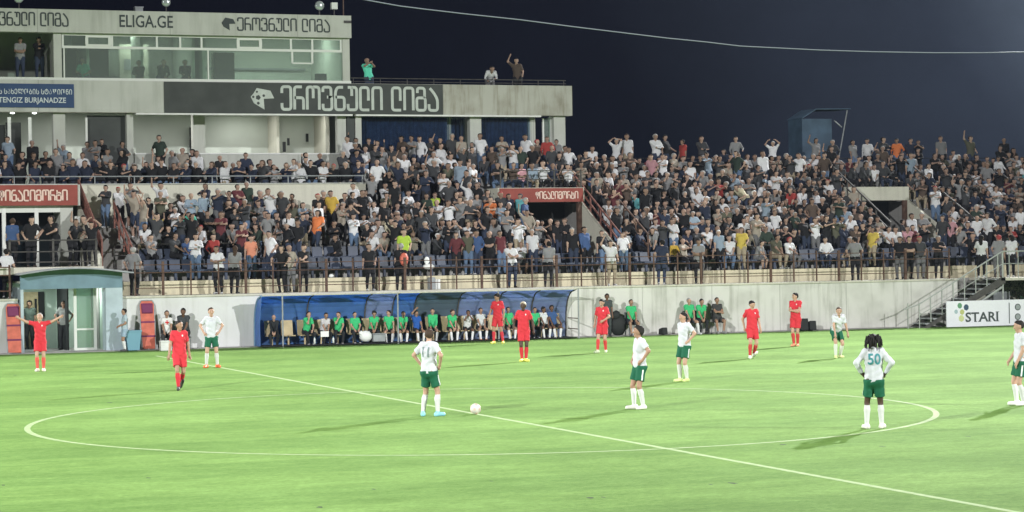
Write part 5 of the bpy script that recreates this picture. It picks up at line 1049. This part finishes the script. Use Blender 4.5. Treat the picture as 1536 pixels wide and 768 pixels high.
def spect(x, y, z, pose, shirt, where, pants=None, hair=None, hc=None, rz=None, sc=None, sleeve=None, keep=False, prio=0, shorts=None):
    h_ = pick(HR); s = dict(x=x, y=y, z=z, pose=pose, shirt=shirt, where=where, pants=pants or pick(PANTS)[0], hair=hair or h_[0], hc=hc or h_[1], rz=FACE*.7+rs.gauss(0, 24) if rz is None else rz,
             sc=sc or min(1.06, rs.gauss(.975, .05)), sleeve=rs.random() < (.55 if shirt in ('black', 'charcoal', 'navy') else .25) if sleeve is None else sleeve, keep=keep, prio=prio, shorts=rs.random() < .12 if shorts is None else shorts,
             skin=rs.choice([(.29, .19, .15), (.34, .225, .175), (.24, .155, .115), (.38, .26, .20)])); SPOT.append(s); return s
def colours(s, lab):
    hcol = {'cap': rs.choice([(.6, .6, .6), (.03, .03, .04), (.3, .05, .05)])}.get(s['hc']) or HAIR.get(s['hc'], HAIR['black'])
    j = rs.uniform(.85, 1.12); sh = np.array(SD[s['shirt']])*j; pa = np.array(PD[s['pants']])*j; sk = np.array(s['skin'])
    T = np.zeros((7, 4)); T[:, 3] = 1; T[0, :3] = sh; T[1, :3] = pa; T[2, :3] = rs.choice([(.03,)*3, (.5,)*3, (.08, .06, .05)]); T[3, :3] = sk; T[4, :3] = hcol; T[5, :3] = sk if s['shorts'] else pa; T[6, :3] = sh if s['sleeve'] else sk
    return T[lab]

# --- people singled out in the photograph (pixel of the head, top colour, pose)
HERO = [(140, 285, 'orange', 'standing', 'long'), (158, 283, 'charcoal', 'clapping'), (196, 274, 'grey', 'holding up a phone'), (214, 302, 'beige', 'with both arms raised'), (240, 283, 'white', 'raising one arm'), (286, 286, 'light blue', 'clapping'), (304, 288, 'light blue', 'standing'), (262, 304, 'white', 'clapping'),
        (236, 332, 'yellow', 'with both arms raised'), (288, 316, 'mint', 'bending forward'), (293, 345, 'white', 'clapping'), (331, 318, 'maroon', 'clapping'), (322, 364, 'red', 'seated'), (377, 352, 'salmon', 'standing'), (406, 362, 'white', 'standing'), (498, 290, 'mustard', 'standing'), (474, 318, 'orange', 'standing'), (478, 286, 'black', 'standing'),
        (607, 370, 'neon yellow', 'standing'), (652, 296, 'neon yellow', 'seated'), (665, 258, 'white', 'clapping'), (690, 244, 'light blue', 'standing'), (716, 346, 'blue', 'standing'), (684, 348, 'maroon', 'standing'), (702, 346, 'olive', 'standing'), (735, 340, 'black', 'standing with folded arms'), (752, 350, 'maroon', 'standing'), (765, 284, 'navy', 'standing'), (752, 287, 'charcoal', 'standing'), (779, 282, 'teal', 'standing'), (786, 305, 'blue', 'standing'),
        (820, 207, 'red', 'standing'), (770, 222, 'white', 'holding up a phone'), (790, 210, 'white', 'standing'), (800, 213, 'black', 'standing'), (836, 212, 'grey', 'standing'), (879, 355, 'blue', 'standing'), (978, 228, 'pink', 'standing'), (1024, 213, 'red', 'standing'), (942, 209, 'white', 'standing'), (924, 209, 'white', 'with hands on head'), (985, 207, 'white', 'standing with folded arms'), (1002, 208, 'black', 'standing'),
        (1054, 210, 'charcoal', 'standing with folded arms'), (1103, 211, 'grey', 'standing'), (1085, 218, 'navy', 'standing'), (1158, 206, 'white', 'with hands on head'), (1281, 210, 'grey', 'standing'), (1301, 208, 'white', 'standing'), (1325, 210, 'charcoal', 'clapping'), (1345, 213, 'orange', 'standing'), (1365, 211, 'navy', 'standing'), (1378, 208, 'black', 'holding up a phone'), (1413, 214, 'grey', 'standing'), (1248, 202, 'charcoal', 'standing hands on hips'),
        (1112, 352, 'yellow', 'standing'), (1012, 372, 'mustard', 'standing'), (1308, 348, 'yellow', 'standing'), (1425, 330, 'pink', 'standing'), (1185, 370, 'white', 'seated'), (1115, 290, 'cream', 'bending forward'), (1182, 268, 'white', 'seated'), (1258, 335, 'white', 'seated leaning forward'), (935, 352, 'white', 'standing'), (905, 330, 'black', 'standing'), (530, 316, 'white', 'clapping'), (548, 285, 'white', 'seated'), (565, 246, 'white', 'standing'), (557, 262, 'grey', 'raising one arm'),
        (1240, 372, 'white', 'seated'), (1095, 372, 'white', 'seated'), (1050, 375, 'light blue', 'seated'), (1080, 355, 'light blue', 'standing'), (860, 350, 'black', 'standing'), (800, 360, 'white', 'standing'), (782, 366, 'white', 'seated clapping'), (585, 330, 'cream', 'bending forward'), (615, 300, 'white', 'seated'), (1010, 350, 'white', 'standing with folded arms'), (1160, 265, 'white', 'seated'), (1395, 250, 'white', 'standing'), (1500, 238, 'white', 'standing'), (1480, 246, 'grey', 'standing hands on hips')]
occ = {}
def free(k, x, w=.355): return all(abs(x-o) > w for o in occ.get(k, []))
def row_ok(k, x):
    if x < 1.15: return k == 5 and x > .2
    if x < XVIP: return k <= 5
    if 16.1 < x <= V2[0]-.15: return k <= 4 or k >= 9
    if V2[0]-.15 < x < V2[1]+.25: return k == 0 or k >= 9
    if V3[0]-.15 < x < V3[1]+.25: return k <= 1 or k >= 9
    return k <= 10
for it in HERO:
    px_, py_, col, pose = it[:4]; hgt = 1.17 if pose.startswith('seated') else (1.30 if pose.startswith('bend') else 1.66); sc = .68 if (col == 'yellow' and px_ == 236) or px_ == 1012 else None; hgt *= sc or 1
    best = None
    for k in range(11):
        y = ry_(k)+.34; p = at(px_, py_, y); e_ = abs(p[2]-hgt-rz_(k))
        if p[0] < XVIP and k > 5: continue
        if row_ok(k, p[0]) and free(k, p[0]) and (best is None or e_ < best[0]): best = (e_, k, p[0], y)
    if best is None: continue
    e_, k, x, y = best; occ.setdefault(k, []).append(x); spect(x, y, rz_(k), pose, col, f'in the {ORD[k]} row {zone(x)}', keep=True, sc=sc, prio=-1, hair=it[4] if len(it) > 4 else None)
# --- filling the rows
STD = ['standing', 'standing', 'clapping', 'standing with folded arms', 'clapping', 'holding up a phone', 'standing hands on hips', 'raising one arm']
SEA = ['seated', 'seated leaning forward', 'seated clapping', 'seated with folded arms', 'seated with chin in hand', 'seated holding a phone', 'seated leaning forward']
for k in range(11):
    x = V1[0]+.4; xe = {0: 45.5}.get(k, 46.5)
    while x < xe:
        x += rs.uniform(.36, .50); y = ry_(k)+.34+rs.uniform(-.12, .12)
        if not row_ok(k, x) or not free(k, x): continue
        fill = (.14, .62)[k] if k < 2 else .95
        if k == 1 and x > 20: fill = .85
        if k == 0 and x > 22: fill = .30
        if k == 10: fill = .34 if x > 21 else .9
        if k == 5 and x < XVIP: fill = .5
        if rs.random() > fill: continue
        up = .55 if x < XVIP and k > 1 else (.45 if x < 17 else .20)
        if k == 9: up = .12 if x > 21 else .75
        if k == 10: up = .5 if x > 21 else .8
        if k <= 1: up = .22
        occ.setdefault(k, []).append(x); spect(x, y, rz_(k), rs.choice(STD if rs.random() < up else SEA), pick(SHIRTS)[0], f'in the {ORD[k]} row {zone(x)}', prio=k+1)
for x in np.arange(16.6, 19.9, .5):     # on the roof of the middle way-out
    spect(x+rs.uniform(-.1, .1), 43.9, 5.6, rs.choice(SEA), pick(SHIRTS)[0], 'behind the rail over the dull red banner', prio=6)
for x in np.arange(32.9, 35.6, .52): spect(x+rs.uniform(-.1, .1), 44.9, 5.6, rs.choice(SEA+['standing']), pick(SHIRTS)[0], 'on the roof of the cream way-out', prio=7)
for px_, py_, Y, col, pose in ((838, 330, 41.0, 'black', 'standing'), (812, 325, 41.6, 'charcoal', 'holding up a phone'), (825, 322, 42.0, 'black', 'standing'), (850, 352, 39.9, 'black', 'standing with folded arms'), (1370, 335, 40.9, 'white', 'standing'), (1385, 330, 41.4, 'grey', 'standing with folded arms'), (1355, 338, 41.0, 'charcoal', 'standing')):
    p = at(px_, py_, Y); spect(p[0], Y, 2.82, pose, col, 'in the dark mouth of the middle way-out' if px_ < 900 else 'in front of the cream way-out', keep=True, prio=-1)
# --- balcony guests
VB = 'on the balcony below the league sign'
for Y, z, py0 in ((44.95, 5.3, 0), (46.0, 5.72, 1), (47.1, 6.2, 2)):
    x = -5.2
    while x < XVIP-.3:
        x += rs.uniform(.42, .6) if py0 < 2 else rs.uniform(.8, 1.6)
        if py0 == 2 and x > 2.4: continue
        spect(x, Y+rs.uniform(-.12, .12), z, rs.choice(['seated', 'seated clapping', 'standing', 'clapping', 'standing'] if py0 == 1 and x > 2 else ['standing', 'clapping', 'clapping', 'standing with folded arms', 'standing', 'raising one arm']), rs.choices(['black', 'charcoal', 'navy', 'white', 'grey', 'light blue', 'brown'], [34, 18, 18, 14, 8, 5, 3])[0], f'{VB}, {["front", "middle", "back"][py0]} row {"by the left doorways" if x < 2.2 else "under the white loggia" if x < 7 else "near the balcony end"}', prio=3)
for px_, py_, col, pose in ((12, 205, 'light blue', 'standing'), (240, 208, 'dark green', 'standing hands on hips'), (272, 224, 'beige', 'standing'), (286, 224, 'black', 'standing'), (152, 205, 'black', 'clapping'), (133, 212, 'grey', 'standing'), (440, 238, 'white', 'clapping'), (460, 238, 'white', 'standing')):
    Y = 47.4 if py_ < 236 else 45.0; p = at(px_, py_, Y); spect(p[0], Y, p[2]-1.66, pose, col, 'by the white loggia wall above the balcony' if py_ < 236 else 'in the front row of the balcony', keep=True, prio=-1)
# --- press box and roof
for px_, py_, Y, z, col, pose, wh in ((30, 92, 48.9, 10.40, 'grey', 'standing with folded arms', 'in the open bay of the press box'), (59, 88, 48.7, 10.40, 'black', 'clapping', 'in the open bay of the press box'), (126, 108, 48.9, 10.0, 'mint', 'seated', 'behind the press box glass near the dark door'), (209, 112, 48.9, 9.95, 'black', 'seated', 'behind the press box glass below the picture'), (242, 108, 48.9, 10.0, 'charcoal', 'seated leaning forward', 'behind the press box glass by the lit wall'), (279, 108, 48.9, 10.0, 'black', 'seated', 'behind the press box glass right of the lit wall'),
                               (553, 92, 48.6, 9.75, 'mint', 'holding up a phone', 'on the clubhouse roof beside the press box'), (735, 108, 48.7, 9.75, 'white', 'bending forward', 'at the clubhouse roof rail'), (776, 94, 48.7, 9.85, 'brown', 'raising one arm', 'on the clubhouse roof at the far right')):
    p = at(px_, py_, Y); spect(p[0], Y, z, pose, col, wh, keep=True, prio=-2, sc=1.0)
# --- doorway of the left way-out (dark-clad security) and people along the pitch railing
for px_, Y, col, pose, rz in ((17, 38.9, 'blue', 'standing', FACE+165), (46, 39.0, 'black', 'standing hands on hips', FACE+20), (82, 38.9, 'black', 'leaning on the rail', FACE-40), (108, 39.2, 'black', 'leaning on the rail', FACE+40), (122, 39.4, 'beige', 'raising one arm', FACE), (138, 38.9, 'black', 'with hands on head', FACE)):
    p = at(px_, 330, Y); spect(p[0], Y, 3.0, pose, col, 'on the landing above the tunnel', keep=True, prio=-2, rz=rz, pants='black trousers', sleeve=False, shorts=False)
WK = 'on the walkway behind the pitch railing'
for px_, col, pose, back, pants in ((10, 'white', 'standing', 1, 'black trousers'), (201, 'grey', 'standing hands on hips', 1, 'black trousers'), (328, 'white', 'standing with folded arms', 0, 'black trousers'), (351, 'grey', 'standing', 1, 'black trousers'), (423, 'black', 'leaning on the rail', 0, 'black trousers'), (436, 'beige', 'standing', 0, 'grey trousers'), (455, 'black', 'standing with folded arms', 0, 'black trousers'), (555, 'black', 'standing', 0, 'black trousers'), (600, 'black', 'standing', 1, 'black trousers'), (768, 'white', 'standing with folded arms', 0, 'dark jeans'), (822, 'grey', 'standing', 1, 'black trousers'), (917, 'white', 'raising one arm', 0, 'beige trousers'), (992, 'navy', 'standing', 1, 'dark jeans'), (1048, 'grey', 'standing with folded arms', 0, 'black trousers'), (1283, 'grey', 'standing hands on hips', 1, 'black trousers'),
                               (1350, 'black', 'standing', 0, 'grey trousers'), (1363, 'black', 'standing with folded arms', 0, 'black trousers'), (1381, 'charcoal', 'standing', 0, 'grey trousers'), (1408, 'black', 'clapping', 0, 'black trousers'), (1472, 'white', 'standing', 1, 'black trousers'), (1497, 'grey', 'standing', 1, 'grey trousers'), (1516, 'white', 'standing', 1, 'black trousers')):
    Y = 37.95 if px_ < 1420 else 37.2; x = float(at(px_, 410, Y)[0]); spect(x, Y, ZW, pose, col, WK+(' left of the tunnel' if px_ < 100 else ' at the white stairs' if px_ > 1420 else ' '+zone(x)), keep=True, prio=-2, rz=FACE+(170 if back else rs.uniform(-25, 25)), pants=pants, shorts=False, sleeve=False, sc=1.0)

# --- build: the ones that show largest singly, the far rest of the mass as one crowd
N_BODY = len([o for o in bpy.data.objects if o.name.startswith('person') and o.type == 'EMPTY'])
LIMIT = 298-N_BODY
order = sorted(SPOT, key=lambda s: (s['prio'], -abs(s['x']-12)*0, rs.random())); singles, rest = order[:LIMIT], order[LIMIT:]
used = set()
def neighbours(s):
    L = [q for q in SPOT if q is not s and abs(q['z']-s['z']) < .25 and abs(q['y']-s['y']) < .5]; l = [q for q in L if q['x'] < s['x']]; r = [q for q in L if q['x'] > s['x']]
    return (max(l, key=lambda q: q['x']) if l else None, min(r, key=lambda q: q['x']) if r else None)
HW = {'long': 'long-haired', 'bald': 'bald'}
SHORT = {'standing with folded arms': 'arms folded', 'seated with folded arms': 'seated arms folded', 'standing hands on hips': 'hands on hips', 'seated with chin in hand': 'seated chin in hand', 'seated leaning forward': 'seated leaning', 'seated holding a phone': 'seated with phone', 'holding up a phone': 'filming', 'with both arms raised': 'arms raised', 'raising one arm': 'one arm raised', 'with hands on head': 'hands on head', 'leaning on the rail': 'leaning'}
for s in singles:
    hw = HW.get(s['hair']) or ('capped' if s['hc'] == 'cap' else f"{s['hc']}-haired"); po = s['pose'].replace('standing ', '') if s['pose'] != 'standing' else 'standing'; l, r = neighbours(s)
    ps = SHORT.get(s['pose'], s['pose']); ws = s['where'].replace(' behind the pitch railing', '').replace(' below the league sign', ''); pw = s['pants'].replace(' trousers', ' trousers')
    opts = [f"{hw} spectator in {s['shirt']} {po} {s['where']}"]
    if r: opts += [f"{hw} spectator in {s['shirt']} {po} {s['where']}, {r['shirt']} top to right", f"{hw} spectator in {s['shirt']} {ps} {ws}, {r['shirt']} top right"]
    if l: opts += [f"{hw} spectator in {s['shirt']} {ps} {ws}, {l['shirt']} top left"]
    opts += [f"{hw} spectator in {s['shirt']} and {pw} {ps} {ws}"]
    if l and r: opts += [f"{s['shirt']} top {ps} {ws}, between {l['shirt']} and {r['shirt']} tops", f"{hw} {s['shirt']} top {ps} {ws}, {l['shirt']} left"]
    opts += [f"{hw} {s['shirt']}-clad spectator in {pw} {ps} {ws}"]
    opts = [o_ for o_ in opts if len(o_.split()) <= 16]
    lab = next((o_ for o_ in opts if o_ not in used), None) or f"{hw} {s['shirt']}-clad spectator {ps} {ws}"
    used.add(lab); V, Qd, lb = template(s['pose']+f"#{rs.randint(1, 4)}", s['hair'], .028)
    me = mesh_np('person', V, Qd); at_ = me.attributes.new('col', 'FLOAT_COLOR', 'FACE'); at_.data.foreach_set('color', colours(s, lb).astype(np.float32).ravel()); me.materials.append(MAT['crowd'])
    ob = bpy.data.objects.new('person', me); COL.objects.link(ob); ob.location = (s['x'], s['y'], s['z']); ob.rotation_euler = (0, 0, math.radians(s['rz'])); ob.scale = (s['sc'],)*3
    tag(ob, ' '.join(lab.split()), 'person', 'spectators in the stand')
AV, AQ, AC, off = [], [], [], 0
for s in rest:
    V, Qd, lb = template(s['pose']+f"#{rs.randint(1, 4)}", s['hair']); a = math.radians(s['rz']); c_, s_ = math.cos(a), math.sin(a); R = np.array(((c_, -s_, 0), (s_, c_, 0), (0, 0, 1)))
    AV.append(V@R.T*s['sc']+np.array((s['x'], s['y'], s['z']))); AQ.append(Qd+off); AC.append(colours(s, lb)); off += len(V)
if rest:
    me = mesh_np('crowd', np.concatenate(AV), np.concatenate(AQ)); a_ = me.attributes.new('col', 'FLOAT_COLOR', 'FACE'); a_.data.foreach_set('color', np.concatenate(AC).astype(np.float32).ravel()); me.materials.append(MAT['crowd'])
    ob = bpy.data.objects.new('crowd', me); COL.objects.link(ob); tag(ob, 'dense mass of spectators filling the upper rows of the stand', 'crowd', None, 'stuff')
print('spectators', len(SPOT), 'single', len(singles), 'bodies', N_BODY)

# ------------------------------------------------------------------ seats
def seat_mesh():
    s = MB(); s.box(-.20, .20, -.20, .18, .36, .40); s.prism([(.15, .38), (.20, .38), (.27, .76), (.22, .78)], 'x', -.20, .20); s.box(-.22, .22, -.215, -.19, .33, .41); s.box(-.05, .05, -.02, .1, 0, .36); return s
proto = seat_mesh().build('stadium_chair', MAT['seat'], None, bevel=.02); tag(proto, 'blue plastic seat bolted to the lower rows of the stand', 'seat', 'blue seats in the lower rows')
first = True
for k in (0, 1):
    x = .35
    while x < 45:
        x += .47
        if not row_ok(k, x): continue
        if rs.random() < .03: continue
        o_ = proto if first else proto.copy()
        if not first: COL.objects.link(o_)
        first = False; o_.location = (x, ry_(k)+.45, rz_(k))
# small things left on the seats and the walkway
def bag(px, py, Y, w_, h_, m, name, lab, cat):
    c = at(px, py, Y); mb = MB(); mb.sphere((c[0], Y, c[2]), .5, 10, w_, w_*.7, h_); tag(mb.build(name, MAT[m], None, True), lab, cat)
bag(788-144+0, 0, 39, 0, 0, 'paper', 'x', 'x', 'x') if False else None
bag(643, 400, 39.0, .5, .22, 'paper', 'cloth_bundle', 'white cloth bundle lying over the front seats', 'cloth'); bag(640, 391, 39.2, .22, .3, 'paper', 'carrier_bag', 'white carrier bag hanging above the cloth bundle', 'bag'); bag(606, 389, 37.75, .34, .52, 'orange', 'shoulder_bag', 'orange bag held by the black-clad man at the railing', 'bag'); bag(497, 414, 39.1, .2, .16, 'paper', 'paper_bag', 'small white paper bag on a front seat', 'bag')
x = float(at(652, 430, 38.3)[0]); t = thing('crate', 'grey and white plastic crate standing on the walkway', 'crate', (x, 38.3, ZW)); m = MB(); m.box(x-.22, x, 38.2, 38.5, ZW, ZW+.45); m.build('grey_half', MAT['greyrail'], t, bevel=.01); m = MB(); m.box(x+.01, x+.2, 38.2, 38.5, ZW, ZW+.38); m.build('white_half', MAT['paper'], t, bevel=.01)
# ------------------------------------------------------------------ night haze in the floodlit air
hm = bpy.data.materials.new('haze'); hm.use_nodes = True; t = hm.node_tree; t.nodes.clear(); o = t.nodes.new('ShaderNodeOutputMaterial'); v = t.nodes.new('ShaderNodeVolumePrincipled')
v.inputs['Color'].default_value = (.68, .80, 1, 1); v.inputs['Density'].default_value = .000075; v.inputs['Anisotropy'].default_value = .3; t.links.new(v.outputs[0], o.inputs['Volume'])
hz = MB().box(-265, 265, -145, 205, -1.5, 16.5).build('haze', hm); hz['kind'] = 'stuff'
for o_ in bpy.data.objects:
    if '_base' in o_: del o_['_base']
